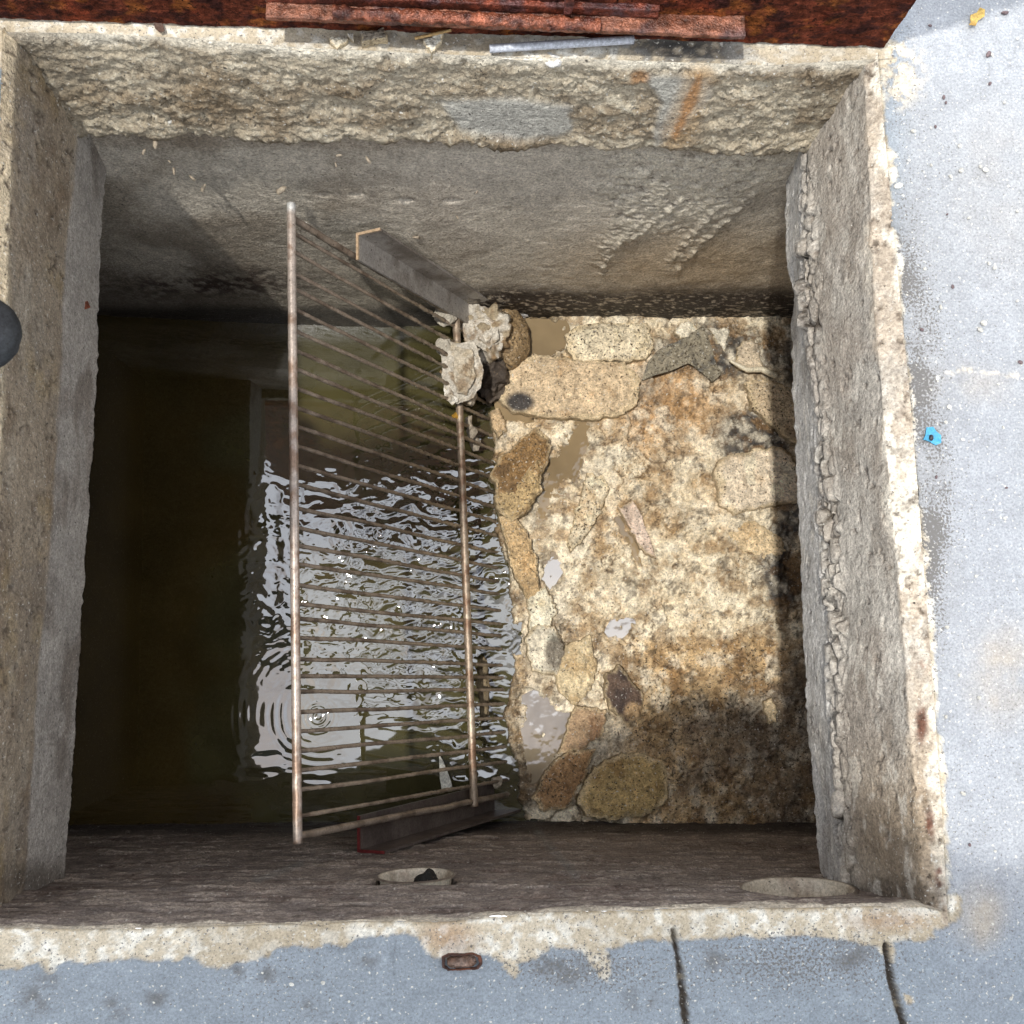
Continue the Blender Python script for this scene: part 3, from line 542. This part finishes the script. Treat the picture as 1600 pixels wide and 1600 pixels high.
# general crumpled / lumpy helper
def lump(name,label,ctr,rad,colr,cat,seed=0,mat=None,amp=.3,fr=30,alt=None,group=None,rot=0,nu=72,nv=44,parent=None,rdg=True,spk=.3,wet=0,flatb=0):
    th=np.linspace(0,2*np.pi,nu,endpoint=False); ph=np.linspace(.02,np.pi-.02,nv)
    d=np.array([[math.sin(p)*math.cos(t),math.sin(p)*math.sin(t),math.cos(p)] for p in ph for t in th])
    c_,s_=math.cos(rot),math.sin(rot); q=d*np.array(rad); q=np.stack([q[:,0]*c_-q[:,1]*s_,q[:,0]*s_+q[:,1]*c_,q[:,2]],1)+np.array(ctr)
    nz=(ridged(q,fr,4,.55,1000+seed) if rdg else fbm(q,fr,4,.6,1000+seed)); n2=fbm(q,fr*.45,3,.5,1100+seed)
    wv=np.stack([fbm(q,fr*.8,3,.5,1200+seed+k) for k in range(3)],1); q2=q+wv*min(rad)*.35*(1 if rdg else 0)
    n3=ridged(q2,fr*.9,2,.5,1150+seed); q=q+(q-np.array(ctr))*(nz*amp+n3*amp*1.1+n2*amp*1.2)[:,None]+wv*min(rad)*(amp*1.3)
    c=np.array(colr)[None,:]*np.ones((len(q),1)); c=mix(c,alt if alt is not None else np.array(colr)*.55,ss(-.1,.4,n2)*.7); c=mix(c,np.array(colr)*.4,ss(.1,-.5,nz)*.5)
    if cat=='paper wad': c=mix(c,S(128,98,62),ss(.0,.35,fbm(q,26,4,.65,1300+seed))*.75); c=mix(c,S(222,218,208),ss(.1,.4,fbm(q,34,3,.6,1310+seed,(1,.35,1)))*.6); c=mix(c,S(92,82,68),ss(.15,-.25,nz)*.6)
    o=mesh(name,q,gridfaces(nu,nv,True),mat or M_PAPER,parent,c,wet,spk,origin=None if parent else ctr)
    return tag(o,label,cat,group) if parent is None else o

# ------------------------------------------------------------------ grate
ZL,ZR=-.375,-.888
def tube(pts,rad,seg=12,seed=0,amp=0,fr=200,cap=True):
    pts=np.asarray(pts,float); n=len(pts); rad=np.zeros(n)+rad
    t=np.gradient(pts,axis=0); t/=np.linalg.norm(t,axis=1,keepdims=True); up=np.array([0,0,1.]) if abs(t[0,2])<.9 else np.array([1.,0,0])
    a=np.cross(t,up); a/=np.linalg.norm(a,axis=1,keepdims=True); b=np.cross(t,a)
    th=np.linspace(0,2*np.pi,seg,endpoint=False)
    off=(a[:,None,:]*np.cos(th)[None,:,None]+b[:,None,:]*np.sin(th)[None,:,None])
    V=pts[:,None,:]+off*rad[:,None,None]
    if np.any(amp): V=V+off*(fbm(V.reshape(-1,3),fr,3,.6,seed).reshape(n,seg)*(np.zeros(n)+amp)[:,None])[:,:,None]
    if cap: V=np.concatenate([pts[:1,None,:]+off[:1]*.0005,V,pts[-1:,None,:]+off[-1:]*.0005],0)
    return V.reshape(-1,3),gridfaces(seg,V.shape[0],True)
def line(a,b,n): return np.array(a)+(np.array(b)-np.array(a))*np.linspace(0,1,n)[:,None]
LA,LB=P(455,318,ZL),P(465,1318,ZL); RA,RB=P(712,478,ZR),P(741,1260,ZR)
gr=empty('metal_grate',(LA+LB)/2,'rusty metal bar grate leaning steeply across the pit down into the water','grate')
def steelcol(V,lo,hi,seed,dirt=None,dc=S(120,104,84)):
    n=fbm(V,40,4,.6,seed); c=mix(np.array(hi)[None,:]*np.ones((len(V),1)),lo,ss(-.15,.35,n)); 
    if dirt is not None: c=mix(c,dc,dirt*ss(-.2,.3,fbm(V,150,3,.6,seed+3)))
    return c
V,Fq=tube(line(LA,LB,300),.0075,16,1,.0005,90); c=steelcol(V,S(140,118,102),S(176,164,154),1); qx,qy=proj(V); c=mix(c,S(215,215,212),ss(336,322,qy))
mesh('side_rail',V,Fq,M_STEEL,gr,c,.7,.25)
V,Fq=tube(line(RA,RB,300),.0082,16,2,.0008,90); c=steelcol(V,S(126,100,80),S(158,142,124),2)
c=mix(c,S(186,176,158),ss(.2,.5,fbm(V,60,3,.6,3))*.6); mesh('side_rail',V,Fq,M_STEEL,gr,c,.5,.3)
ysL=[338,359,391,422,448,481,512,545,573,602,633,664,695,725,755,791,823,851,879,913,943,967,995,1029,1057,1082,1113,1143,1174,1206,1237,1277,1308]
RU=(RB-RA)/np.linalg.norm(RB-RA); LU=(LB-LA)/np.linalg.norm(LB-LA)
for i,y in enumerate(ysL):
    k=(y-318)/1000.; # same fraction of the length on both rails, so that the bars stay parallel
    a=P(455+10*k,y,ZL); s=np.linalg.norm(a-LA)/np.linalg.norm(LB-LA); b=RA+(RB-RA)*s
    e=b+(b-a)*.27; a2=a+(b-a)*.0
    dn=np.array([.0,0,-.008]); pts=line(a2+dn,e+dn,150)
    pts=pts+np.stack([np.zeros(150),fbm(pts,5,2,.5,50+i)*.0025,fbm(pts,5,2,.5,90+i)*.002],1)
    t=np.linspace(0,1,150); gk=ss(.25,.8,t)*(.4 if y>800 else 1.0)*(ss(1,.6,t)*.3+.7)
    rad=.0036*(1+fbm(pts,30,2,.5,i)*.12); 
    if i in(0,32): rad=.0062
    V,Fq=tube(pts,rad,10,i,.0006+.0046*gk,260); 
    c=steelcol(V,S(118,104,92),S(158,144,130),i+10,np.repeat(np.r_[0,gk,0],10)*1.0,S(178,164,140))
    mesh('cross_bar',V,Fq,M_STEEL,gr,c,.35,.3)
# strings of pulp caught on the bars
# angle irons
def angle(name,label,corner0,corner1,v1,v2,w1,w2,tk,colr,alt,endcol,seed):
    o=empty(name,corner0,label,'angle iron')
    for nm,v,vn,w in(('flange',v1,v2,w1),('flange',v2,v1,w2)):
        n=90; L_=line(corner0,corner1,n); sec=[(0,0),(.02,0),(.3,0),(.6,0),(.98,0),(1,.0),(1,tk),(.98,tk),(.6,tk),(.3,tk),(.02,tk),(0,tk)]
        off=tk if v is v2 else 0
        V=np.array([[p+v*(w*s_+off*(1-s_))+vn*h for s_,h in sec] for p in L_]); V=np.concatenate([np.repeat(V[:1].mean(1,keepdims=True),12,1),V[:1],V,V[-1:],np.repeat(V[-1:].mean(1,keepdims=True),12,1)],0)
        V=V.reshape(-1,3); nz=fbm(V,25,4,.6,seed); c=mix(np.array(colr)[None,:]*np.ones((len(V),1)),alt,ss(-.1,.4,nz)*.8)
        dist=np.linalg.norm(V-np.array(corner0),axis=1); along=(V-np.array(corner0))@((np.array(corner1)-corner0)/np.linalg.norm(np.array(corner1)-corner0))
        c=mix(c,endcol,ss(.004,.001,along)); V=V+np.array(v1)*0
        mesh(nm,V,gridfaces(12,n+4,True),M_STEEL,o,c,.3,.3,smooth=False)
    return o
gd=(RA-LA)/np.linalg.norm(RA-LA); gn=np.array([-gd[2],0,gd[0]]); gn/=np.linalg.norm(gn)   # normal of the grate, pointing up and east
off=-gn*.022
def on_grate(x,y):   # where the sight line meets the plane just under the bars
    d=R@np.array([x-800,y-800,F]); p0=LA+off; return CAM+d*(((p0-CAM)@gn)/(d@gn))
a0=PY(556,364,.797); gdx=np.array([gd[0],0,gd[2]]); gdx/=np.linalg.norm(gdx)
L1=.56
angle('angle_iron','grey steel angle iron bracket sloping down the north wall behind the grate',a0,a0+gdx*L1,np.array([0,-1.,0]),gn,.052,.052,.005,S(168,164,160),S(124,116,108),S(196,170,140),61)
b0=PY(558,1332,-.318)
angle('angle_iron','dark rust stained angle iron with a red painted end edge along the south wall',b0,b0+gdx*L1,np.array([0,1.,0]),gn,.062,.055,.005,S(112,102,96),S(84,74,70),S(112,44,44),62)

# ------------------------------------------------------------------ caught rubbish
pA=P(768,520,-.95); wadA=lump('paper_wad','larger crumpled wad of soggy grey paper right of the grate rail near the north wall',pA,(.044,.055,.032),S(160,146,122),'paper wad',1,amp=.34,fr=46,alt=S(150,136,112))
pB=P(722,580,-.885); wadB=lump('paper_wad','torn whitish wad of paper draped over the right rail of the grate',pB,(.030,.054,.024),S(160,144,118),'paper wad',2,amp=.34,fr=44,alt=S(166,146,118),rot=.1)
pC=P(795,530,-.985); lump('rock','tan gravelly lump half hidden behind the paper wad in front of the north wall',pC,(.042,.066,.045),S(156,132,98),'rock',3,mat=M_RUB,amp=.1,fr=30,alt=S(120,96,62),spk=.5,wet=.4)
pD=P(768,585,-.985); lump('debris_clump','dark tangled clump of rotting leaves under the two paper wads',pD,(.03,.045,.03),S(96,86,76),'debris clump',4,amp=.3,fr=45,alt=S(54,46,40))
lump('paper_scrap','small ragged scrap of paper stuck on the last upper bars left of the right rail',P(696,492,-.87),(.018,.018,.009),S(196,188,172),'paper scrap',5,amp=.35,fr=50)
lump('paper_scrap','tiny torn curl of paper left of the draped paper wad',P(694,540,-.86),(.011,.016,.007),S(200,192,176),'paper scrap',6,amp=.35,fr=60)
lump('plastic_bit','tiny yellow brown blob on the right rail below the draped paper wad',P(713,652,-.888),(.009,.009,.007),S(160,120,40),'plastic bit',7,amp=.2,fr=90)
lump('debris_clump','white fluffy froth where the angle iron meets the north wall behind the paper wad',P(800,488,-1.0),(.03,.012,.014),S(216,216,216),'debris clump',8,amp=.35,fr=60)
for q,(x,y,z_,lb) in enumerate([(733,660,-.94,'small white pulp shred on the bars right of the yellow brown blob'),(742,692,-.98,'lowest small pulp shred right of the right rail near the shaded water'),(737,676,-.95,'middle pulp shred hanging between two pulp shreds right of the right rail'),(755,1075,-.99,'long brown scum streak in the ripples right of the lower right rail'),(775,1222,-1.0,'pale crumbs caught at the bottom right corner of the grate')]):
    lump('debris_clump',lb,P(x,y,z_),(.008,.011,.006) if q!=3 else (.011,.055,.006),S(176,164,146) if q!=3 else S(122,108,84),'debris clump',20+q,amp=.45,fr=80,group='shreds caught by the right rail',nu=40,nv=24)
stone('rock','narrow tan stone standing at the rubble edge just right of the right rail',[(766,640),(778,636),(788,655),(790,672),(778,682),(770,665)],-1.02,.03,S(198,172,136),'rock',31)
# bright plastic shard in the water
def plate(name,label,poly,z,h,colr,cat,mat,seed=0,tilt=(0,0),wav=.0006,spk=0,group=None,alt=None):
    return stone(name,label,poly,z,h,colr,cat,seed,mat,bevel=30,rgh=wav,spk=spk,tilt=tilt,wet=.2,alt=alt if alt is not None else np.array(colr)*.9,group=group,dens=.002)
def slab(name,label,poly,z,tk,colr,cat,mat,seed=0,curl=0,spk=0,alt=None,group=None,wav=.0012,n=12,parent=None,fr=40):
    b=Pl(poly,z); b=resample(np.vstack([b,b[:1]]),73)[:-1]; ctr=b.mean(0); t=np.linspace(.03,1,n)
    top=np.array([ctr+(b-ctr)*k for k in t]); r=np.linalg.norm(b-ctr,axis=1).max()
    top[:,:,2]+=curl*(np.linalg.norm(top-ctr,axis=2)/r)**2+ridged(top.reshape(-1,3)+np.stack([fbm(top.reshape(-1,3),22,3,.5,seed+k) for k in range(3)],1)*.02,fr,4,.55,seed).reshape(top.shape[:2])*wav
    bot=top[::-1].copy(); bot[:,:,2]-=tk; g=np.concatenate([top,bot],0); V=g.reshape(-1,3)
    c=np.array(colr)[None,:]*np.ones((len(V),1)); c=mix(c,alt if alt is not None else np.array(colr)*.7,ss(0,.4,fbm(V,50,3,.6,seed+5))*.7)
    if parent is not None:
        V[:,:2]+=np.stack([fbm(V,45,3,.6,seed+31),fbm(V,45,3,.6,seed+32)],1)*.006; hz=ridged(V,fr,3,.55,seed+2); c=mix(c,S(120,96,66),ss(0,.35,fbm(V,28,4,.65,seed+33))*.7); return mesh(name,V,gridfaces(72,2*n,True),mat,parent,c,.3,spk)
    o=mesh(name,V,gridfaces(72,2*n,True),mat,None,c,.2,spk,origin=(ctr[0],ctr[1],z)); return tag(o,label,cat,group)
slab('plastic_shard','thin white pointed plastic shard floating beside the lower end of the right rail',[(686,1178),(692,1188),(703,1215),(707,1230),(690,1234),(687,1215)],-1.02,.002,S(228,226,214),'plastic shard',M_PLASTIC,1)
slab('plastic_scrap','bright blue plastic scrap on the deck beside the east rim',[(1447,668),(1458,667),(1463,674),(1470,680),(1470,692),(1462,696),(1452,690),(1442,687),(1446,680)],.004,.0012,S(66,150,190),'plastic scrap',M_PLASTIC,2,.0015,alt=S(104,176,206))
lump('pebble','tiny black ring shaped pebble resting on the blue plastic scrap',P(1455,684,.0065),(.0028,.0042,.002),S(34,34,44),'pebble',40,mat=M_PLASTIC,amp=.1,fr=100,nu=24,nv=14)
slab('dead_leaf','crinkled yellow dead leaf on the shaded deck near the top right',[(1515,33),(1516,24),(1526,20),(1530,13),(1538,16),(1538,26),(1528,32),(1524,41),(1512,41),(1516,36)],.006,.0008,S(186,156,84),'leaf',M_PAPER,3,.003,alt=S(130,96,40))
slab('dead_leaf','dark brown curled leaf on the north rim left of the flange',[(238,28),(246,30),(255,38),(258,50),(250,52),(242,44)],.004,.001,S(92,72,62),'leaf',M_PAPER,4,.004)
slab('plastic_film','thin wet greyish plastic film crumpled over the rubble near the north wall',[(1003,594),(1012,566),(1030,545),(1062,532),(1100,508),(1108,530),(1116,560),(1128,584),(1112,598),(1092,578),(1075,568),(1048,580),(1025,586)],-.990,.0012,S(142,134,116),'plastic film',M_RUB,5,-.004,spk=.5,alt=S(60,64,72),wav=.008,n=40)
V,Fq=tube(resample(Pl([(1140,563),(1152,570),(1168,578),(1190,577),(1214,588)],-.975),40),np.interp(np.linspace(0,1,40),[0,.3,1],[.0025,.006,.0075]),12,5,.001)
tag(mesh('bone_strip',V,Fq,M_PLASTIC,None,S(206,196,172)[None,:]*np.ones((len(V),1)),.2,.2),'pale bone like strip bent around the small upright chunk in the north east corner','strip')
for q,zz_,sd_,cl_ in (([(722,482),(735,471),(752,476),(770,482),(786,494),(792,520),(784,545),(766,552),(745,540),(730,542),(720,515)],-.915,201,S(188,181,168)),([(740,500),(760,492),(778,505),(780,530),(765,545),(748,530)],-.902,202,S(198,191,178)),([(770,486),(795,488),(808,510),(800,540),(782,560),(778,520)],-.945,203,S(170,150,118))):
    slab('torn_sheet',None,q,zz_,.0012,cl_,None,M_PAPER,sd_,-.008,.3,alt=S(164,150,126),wav=.008,n=36,parent=wadA,fr=52)
for q,zz_,sd_,cl_ in (([(688,545),(697,530),(718,536),(742,532),(748,560),(756,580),(752,604),(738,622),(716,630),(698,620),(692,590)],-.852,211,S(190,183,170)),([(712,540),(738,545),(742,590),(730,618),(714,612),(708,575)],-.842,212,S(182,172,154)),([(692,600),(704,604),(716,624),(706,632),(694,622)],-.846,213,S(228,224,214))):
    slab('torn_sheet',None,q,zz_,.0012,cl_,None,M_PAPER,sd_,-.008,.3,alt=S(170,156,132),wav=.007,n=36,parent=wadB,fr=52)
# clear tube and stones on the north rim
V,Fq=tube(line(P(765,76,.012),P(990,62,.012),60),.0058,14); tag(mesh('plastic_tube',V,Fq,M_PLASTIC,None,S(176,180,188)[None,:]*np.ones((len(V),1)),.8,0),'translucent grey plastic tube lying on the north rim under the rusty flange','plastic tube')
V,Fq=tube(np.vstack([line(P(648,60,.010),P(705,47,.016),30)]),.0022,8,3,.0005); tag(mesh('twig',V,Fq,M_PAPER,None,S(168,138,92)[None,:]*np.ones((len(V),1)),0,.2),'thin tan twig lying over the pale stone shard on the north rim','twig')
stone('rock','squarish grey stone under the flange on the north rim',[(560,52),(600,42),(603,58),(580,62),(562,64)],.0,.014,S(128,118,104),'rock',41,dens=.0016)
stone('rock','small pale pebble beside the squarish grey stone under the flange',[(543,54),(552,53),(554,61),(546,62)],.0,.008,S(176,170,160),'rock',42,dens=.0012)
stone('rock','flat pale stone left of the small pebble on the north rim',[(515,60),(532,56),(540,62),(528,68),(516,66)],.0,.007,S(190,182,164),'rock',43,dens=.0012)
stone('rock','pale pointed stone shard under the twig on the north rim',[(662,58),(690,50),(688,62),(675,78),(666,68)],.0,.010,S(200,196,184),'rock',44,dens=.0012,spk=.2)
lump('paper_scrap','small white tuft below the plastic tube on the north wall edge',P(868,92,-.01),(.012,.010,.008),S(210,208,204),'paper scrap',45,amp=.4,fr=70,nu=40,nv=24)
# rusted stub set in the south rim
o=empty('steel_stub',P(721,1502,0),'rusted rounded steel stub set flush in the bare concrete of the south rim','steel stub')
pol=[(690,1496),(700,1490),(740,1489),(752,1493),(754,1504),(748,1513),(735,1514),(700,1515),(690,1510)]
b=Pl(pol,0); b=resample(np.vstack([b,b[:1]]),81)[:-1]; ctr=b.mean(0)
for nm,ks_,hs,cl,al in(('rim',[1.0,.98,.86,.82],[-.01,.006,.006,-.002],S(96,56,36),S(60,34,24)),('core',[.74,.70,.4,.03],[-.004,.003,.004,.004],S(132,112,100),S(98,72,56))):
    V=np.array([ctr+(b-ctr)*k*np.array([1,1,1])+np.array([0,0,h]) for k,h in zip(ks_,hs)]).reshape(-1,3); V=V+np.stack([fbm(V,90,3,.6,3),fbm(V,90,3,.6,4),fbm(V,90,3,.6,5)],1)*.0022
    mesh(nm,V,gridfaces(80,4,True),M_RUST,o,mix(cl[None,:]*np.ones((len(V),1)),al,ss(-.1,.3,fbm(V,60,3,.6,8))),.1,.3)
lump('debris_clump','clot of black muck lodged in the left pipe opening of the south wall',(-.036,-.312,-.258),(.014,.014,.013),S(22,20,18),'debris clump',46,amp=.3,fr=70,nu=40,nv=24)
# rounded black rubber end at the left edge
V=[];th=np.linspace(0,2*np.pi,64,endpoint=False); cB=P(-42,521,.03)
lump('rubber_end','rounded black rubber end jutting over the west rim at the left edge',cB,(.058,.052,.034),S(52,55,58),'rubber end',47,mat=M_RUBBER,amp=.035,fr=26,alt=S(30,30,33),rdg=True,spk=.3)

# ------------------------------------------------------------------ rusty plate standing on the north side
yb=.0
lid=empty('steel_plate',P(690,45,0),'tall rusty steel plate standing upright on the north rim with a welded flange','steel plate')
A=P(-60,27,.002);B=P(1381,73,.002); ud=(B-A)/np.linalg.norm(B-A); nd=np.array([ud[1],-ud[0],0]) # towards the pit
LH=2.3; W=np.linalg.norm(B-A)+.0; A=A-ud*.12
W=np.linalg.norm(B-A); nx,nz=420,270
u=np.linspace(0,W,nx); zz=np.r_[np.linspace(0,.16,150),np.linspace(.163,LH,120)]; U,ZZ=np.meshgrid(u,zz)
Vf=A+U[...,None]*ud+ZZ[...,None]*np.array([0,0,1.]); V=Vf.reshape(-1,3)
f1=fbm(V,12,5,.6,60); f2=fbm(V,55,4,.65,61,(1,1,1.5)); f3=ridged(V,80,3,.6,62)
front=V+nd*(f1*.002+f2*.003+f3*.0009)[:,None]
back=V-nd*.012
c=S(84,42,29)[None,:]*np.ones((len(V),1)); c=mix(c,S(50,26,22),ss(-.1,.3,f2)); c=mix(c,S(138,82,36),ss(.1,.45,fbm(V,30,4,.6,63))*.5); c=mix(c,S(128,58,34),ss(.1,.5,f1)*.5)
fg=gridfaces(nx,nz); n=len(V); i=np.arange(n).reshape(nz,nx)
def strip(a,b): return np.stack([a[:-1],a[1:],b[1:],b[:-1]],1)
fc=np.vstack([fg,fg[:,::-1]+n,strip(i[0],i[0]+n),strip(i[-1]+n,i[-1]),strip(i[:,0]+n,i[:,0]),strip(i[:,-1],i[:,-1]+n)])
mesh('plate_sheet',np.vstack([front,back]),fc,M_PLATE,lid,np.vstack([c,c]),.3,.45)
# flange bar: raised a little off the deck, standing out from the sheet
zf=.055
fa=P(417,32,zf); fb=P(1163,62,zf); ta=P(417,-30,zf+.06); 
fd=(fb-fa)/np.linalg.norm(fb-fa)
def barbox(name,a,b,d1,d2,w1,w2,seed,colr,alt,amp=.0012,n=260):
    L_=line(a,b,n); k=10; sec=[(s,0) for s in np.linspace(0,1,k)]+[(1,s) for s in np.linspace(0,1,6)[1:]]+[(s,1) for s in np.linspace(1,0,k)[1:]]+[(0,s) for s in np.linspace(1,0,6)[1:-1]]
    V=np.array([[p+d1*w1*s+d2*w2*t for s,t in sec] for p in L_]); m_=V.mean(1,keepdims=True); V=np.concatenate([np.repeat(m_[:1],len(sec),1),V,np.repeat(m_[-1:],len(sec),1)],0); q=V.reshape(-1,3)
    f1=fbm(q,40,4,.6,seed); q=q+np.stack([fbm(q,80,3,.6,seed+1),fbm(q,80,3,.6,seed+2),fbm(q,80,3,.6,seed+3)],1)*amp
    c=mix(np.array(colr)[None,:]*np.ones((len(q),1)),alt,ss(-.05,.25,f1)); c=mix(c,S(62,56,64),ss(.1,.4,fbm(q,22,3,.6,seed+9))*.6)
    return mesh(name,q,gridfaces(len(sec),len(V),True),M_RUST,lid,c,.6,.25)
upv=np.array([0,0,1.])
barbox('flange',fa,fb,-nd*1.0,upv,.05,.008,70,S(140,92,72),S(100,58,40),.0018)
barbox('flange_rib',fa-nd*.020+upv*.009,fb-nd*.020+upv*.009-fd*.12,-nd,upv,.010,.018,72,S(122,62,44),S(80,38,28),.002)
w0=P(520,20,zf+.015); w1_=P(938,40,zf+.015)
V,Fq=tube(line(w0,w1_,260),.0085,14,9,.0045,110); mesh('weld_bead',V,Fq,M_RUST,lid,mix(S(142,84,62)[None,:]*np.ones((len(V),1)),S(84,48,40),ss(-.1,.3,fbm(V,50,3,.6,7))),1,.2)
barbox('web_stub',P(880,28,zf+.012),P(892,28.5,zf+.012),-nd,upv,.05,.05,76,S(150,78,52),S(98,48,32),.0015,20)

# ------------------------------------------------------------------ small crumbs (copies of a few shapes)
protos=[]
for k in range(4):
    th=lump('concrete_crumb',None,(0,0,0),(.0024,.002,.0012),S(214,212,204),None,80+k,mat=M_PAPER,amp=.25,fr=260,nu=14,nv=8,spk=0); protos.append(th)
def crumb(x,y,z,s,group,label,Y=None,col=None,name='concrete_crumb',cat='concrete crumb'):
    o=random.choice(protos).copy() if col is None else col.copy(); o.name=name; p=PY(x,y,Y) if Y is not None else P(x,y,z); o.location=p; o.scale=(s*random.uniform(.7,1.3),s*random.uniform(.7,1.3),s); o.rotation_euler=(0,0,random.uniform(0,6)); COL.objects.link(o); tag(o,label,cat,group)
for (x,y,s) in [(1405,290,2.6),(1428,205,2),(1500,228,1.8),(1502,266,1.7),(1540,265,1.9),(1486,276,1.5),(1555,418,1.4),(1546,412,1.2),(1538,505,2),(1532,515,1.4),(1483,636,1.6),(1478,660,1.5),(1505,687,1.3),(1568,668,1),(1532,260,1),(1420,250,1.3),(1455,258,1.2),(1590,330,1.2),(1570,160,1.1),(1515,340,1.2),(1530,1090,1.2),(1500,1055,1.1),(1570,810,1.1),(1505,1240,1.2),(1465,590,1.6),(1445,420,1.4),(1470,480,1.2),(1560,600,1.0),(1590,470,1.0),(1525,900,.9),(1480,980,1.2),(1478,1120,1.3),(1555,1330,1),(1550,85,1.1),(1590,60,1)]:
    crumb(x,y,.0025,s*.8,'white crumbs scattered on the east deck','small white concrete crumb on the sunlit east deck')
for (x,y,s) in [(455,1538,1.2),(505,1536,1.0),(12,1535,.9),(545,1565,.8),(1580,1560,1.1)]:
    crumb(x,y,.0025,s*.8,'white crumbs on the south deck','small white crumb on the shaded blue grey south deck')
dk=lump('dark_pebble',None,(0,0,0),(.0035,.0025,.002),S(112,96,98),None,90,mat=M_PAPER,amp=.25,fr=200,nu=14,nv=8); 
for (x,y,s) in [(1570,20,2),(1545,85,1.5),(1547,130,1.3),(1475,152,1.1),(1462,198,1.1),(1489,448,.9),(1478,160,.8),(1573,762,.8),(1515,1320,1.2),(1440,515,1),(1595,566,1.1),(1463,745,1.1),(1480,335,.9),(1453,40,.9)]:
    crumb(x,y,.0025,s*.6,'dark pebbles on the east deck','small dark pebble on the sunlit east deck',col=dk,name='dark_pebble',cat='pebble')
pulp=lump('paper_scrap',None,(0,0,0),(.005,.002,.003),S(160,148,130),None,91,mat=M_PAPER,amp=.5,fr=160,nu=22,nv=14)
Yn=.806
for (x,y,s) in [(440,297,1.5),(243,226,1.2),(225,237,.8),(272,268,1),(300,278,.9),(318,293,1.0),(265,253,.7),(525,258,.7),(575,250,.9),(530,243,.9),(650,371,.9),(715,340,.6),(755,455,1.3),(752,472,1.0),(745,300,.6)]:
    crumb(x,y,0,s,'scraps of dried pulp stuck to the north wall','scrap of dried pulp stuck to the stained face of the north wall',Y=Yn,col=pulp,name='paper_scrap',cat='paper scrap')
crumb(478,350,0,1.3,None,'white pellet stuck near the top left corner of the grate',Y=.80,name='paper_scrap',cat='paper scrap')
o=slab('rust_flake','square rusty flake stuck on the smooth grey strip of the west wall',[(129,472),(137,470),(141,480),(132,483)],-.285,.002,S(120,66,44),'rust flake',M_RUST,5)
crumb(265,190,0,0.9,None,'white chip stuck in the crumbling band at the upper left',Y=.82)
for o in protos+[dk,pulp]: bpy.data.objects.remove(o)

# ------------------------------------------------------------------ added overhead slab and beam, unseen, shaped to cast shade and darken the water
rf=[(-2.6,-.45),(-.46,-.44),(-.44,-.37),(-.36,-.38),(-.31,-.34),(-.20,-.30),(-.08,-.32),(-.02,-.36),(.10,-.39),(.18,-.43),(2.6,-.43),(2.6,-2.4),(-2.6,-2.4)]
me=bpy.data.meshes.new('added_shade_slab'); n=len(rf); me.from_pydata([(x,y,2.0) for x,y in rf]+[(x,y,2.06) for x,y in rf],[],[list(range(n))[::-1],list(range(n,2*n))]+[[i,(i+1)%n,(i+1)%n+n,i+n] for i in range(n)])
a_=None
ro=bpy.data.objects.new('added_shade_slab',me); COL.objects.link(ro); me.materials.append(M_SMOOTH); a=me.attributes.new('Col','FLOAT_COLOR','POINT'); a.data.foreach_set('color',[.12,.12,.11,1]*(2*n)); tag(ro,kind='structure')

bm_v=[(-2.5,.00),(-.70,.02),(-.66,.12),(-.69,.26),(-2.5,.28)]; me=bpy.data.meshes.new('added_shade_beam'); me.from_pydata([(x,y,z_) for z_ in(2.0,2.12) for x,y in bm_v],[],[[4,3,2,1,0],[5,6,7,8,9]]+[[i,(i+1)%5,(i+1)%5+5,i+5] for i in range(5)])  # added out-of-view beam, placed to darken the reflection in the west water
bo=bpy.data.objects.new('added_shade_beam',me); COL.objects.link(bo); me.materials.append(M_SMOOTH); a=me.attributes.new('Col','FLOAT_COLOR','POINT'); a.data.foreach_set('color',[.10,.10,.09,1]*10); tag(bo,kind='structure')
# ------------------------------------------------------------------ light
SUN=Vector((.24,.08,-1)).normalized()
sl_=bpy.data.lights.new('sun','SUN'); sl_.energy=3.1; sl_.angle=math.radians(1.6); sl_.color=(1,.955,.88)
so=bpy.data.objects.new('sun',sl_); so.rotation_euler=SUN.to_track_quat('-Z','Y').to_euler(); so.location=(-1,-1,4); COL.objects.link(so)
w=bpy.data.worlds.new('World'); scene.world=w; w.use_nodes=True; nt=w.node_tree; nt.nodes.clear(); L=nt.links
sky=nt.nodes.new('ShaderNodeTexSky'); sky.sky_type='NISHITA'; sky.sun_disc=False; sky.sun_elevation=math.asin(-SUN.z); sky.sun_rotation=math.atan2(-SUN.x,-SUN.y); sky.air_density=1.2; sky.dust_density=2.0
bg=nt.nodes.new('ShaderNodeBackground'); bg.inputs[1].default_value=.12; L.new(sky.outputs[0],bg.inputs[0])
bc=nt.nodes.new('ShaderNodeBackground'); bc.inputs[0].default_value=(.93,.955,1,1); bc.inputs[1].default_value=3.0
tcn=nt.nodes.new('ShaderNodeTexCoord'); cl=noise(nt,tcn.outputs['Generated'],4.2,6,.55,None,4.3)
ms=nt.nodes.new('ShaderNodeMixShader'); L.new(mapr(nt,cl,.44,.52,.12,1),ms.inputs[0]); L.new(bg.outputs[0],ms.inputs[1]); L.new(bc.outputs[0],ms.inputs[2])
wo=nt.nodes.new('ShaderNodeOutputWorld'); L.new(ms.outputs[0],wo.inputs[0])
scene.view_settings.view_transform='Standard'; scene.view_settings.look='None'; scene.view_settings.exposure=0; scene.view_settings.gamma=1
scene.render.engine='CYCLES'
scene.cycles.max_bounces=6; scene.cycles.diffuse_bounces=3; scene.cycles.glossy_bounces=3; scene.cycles.transmission_bounces=2; scene.cycles.caustics_reflective=False
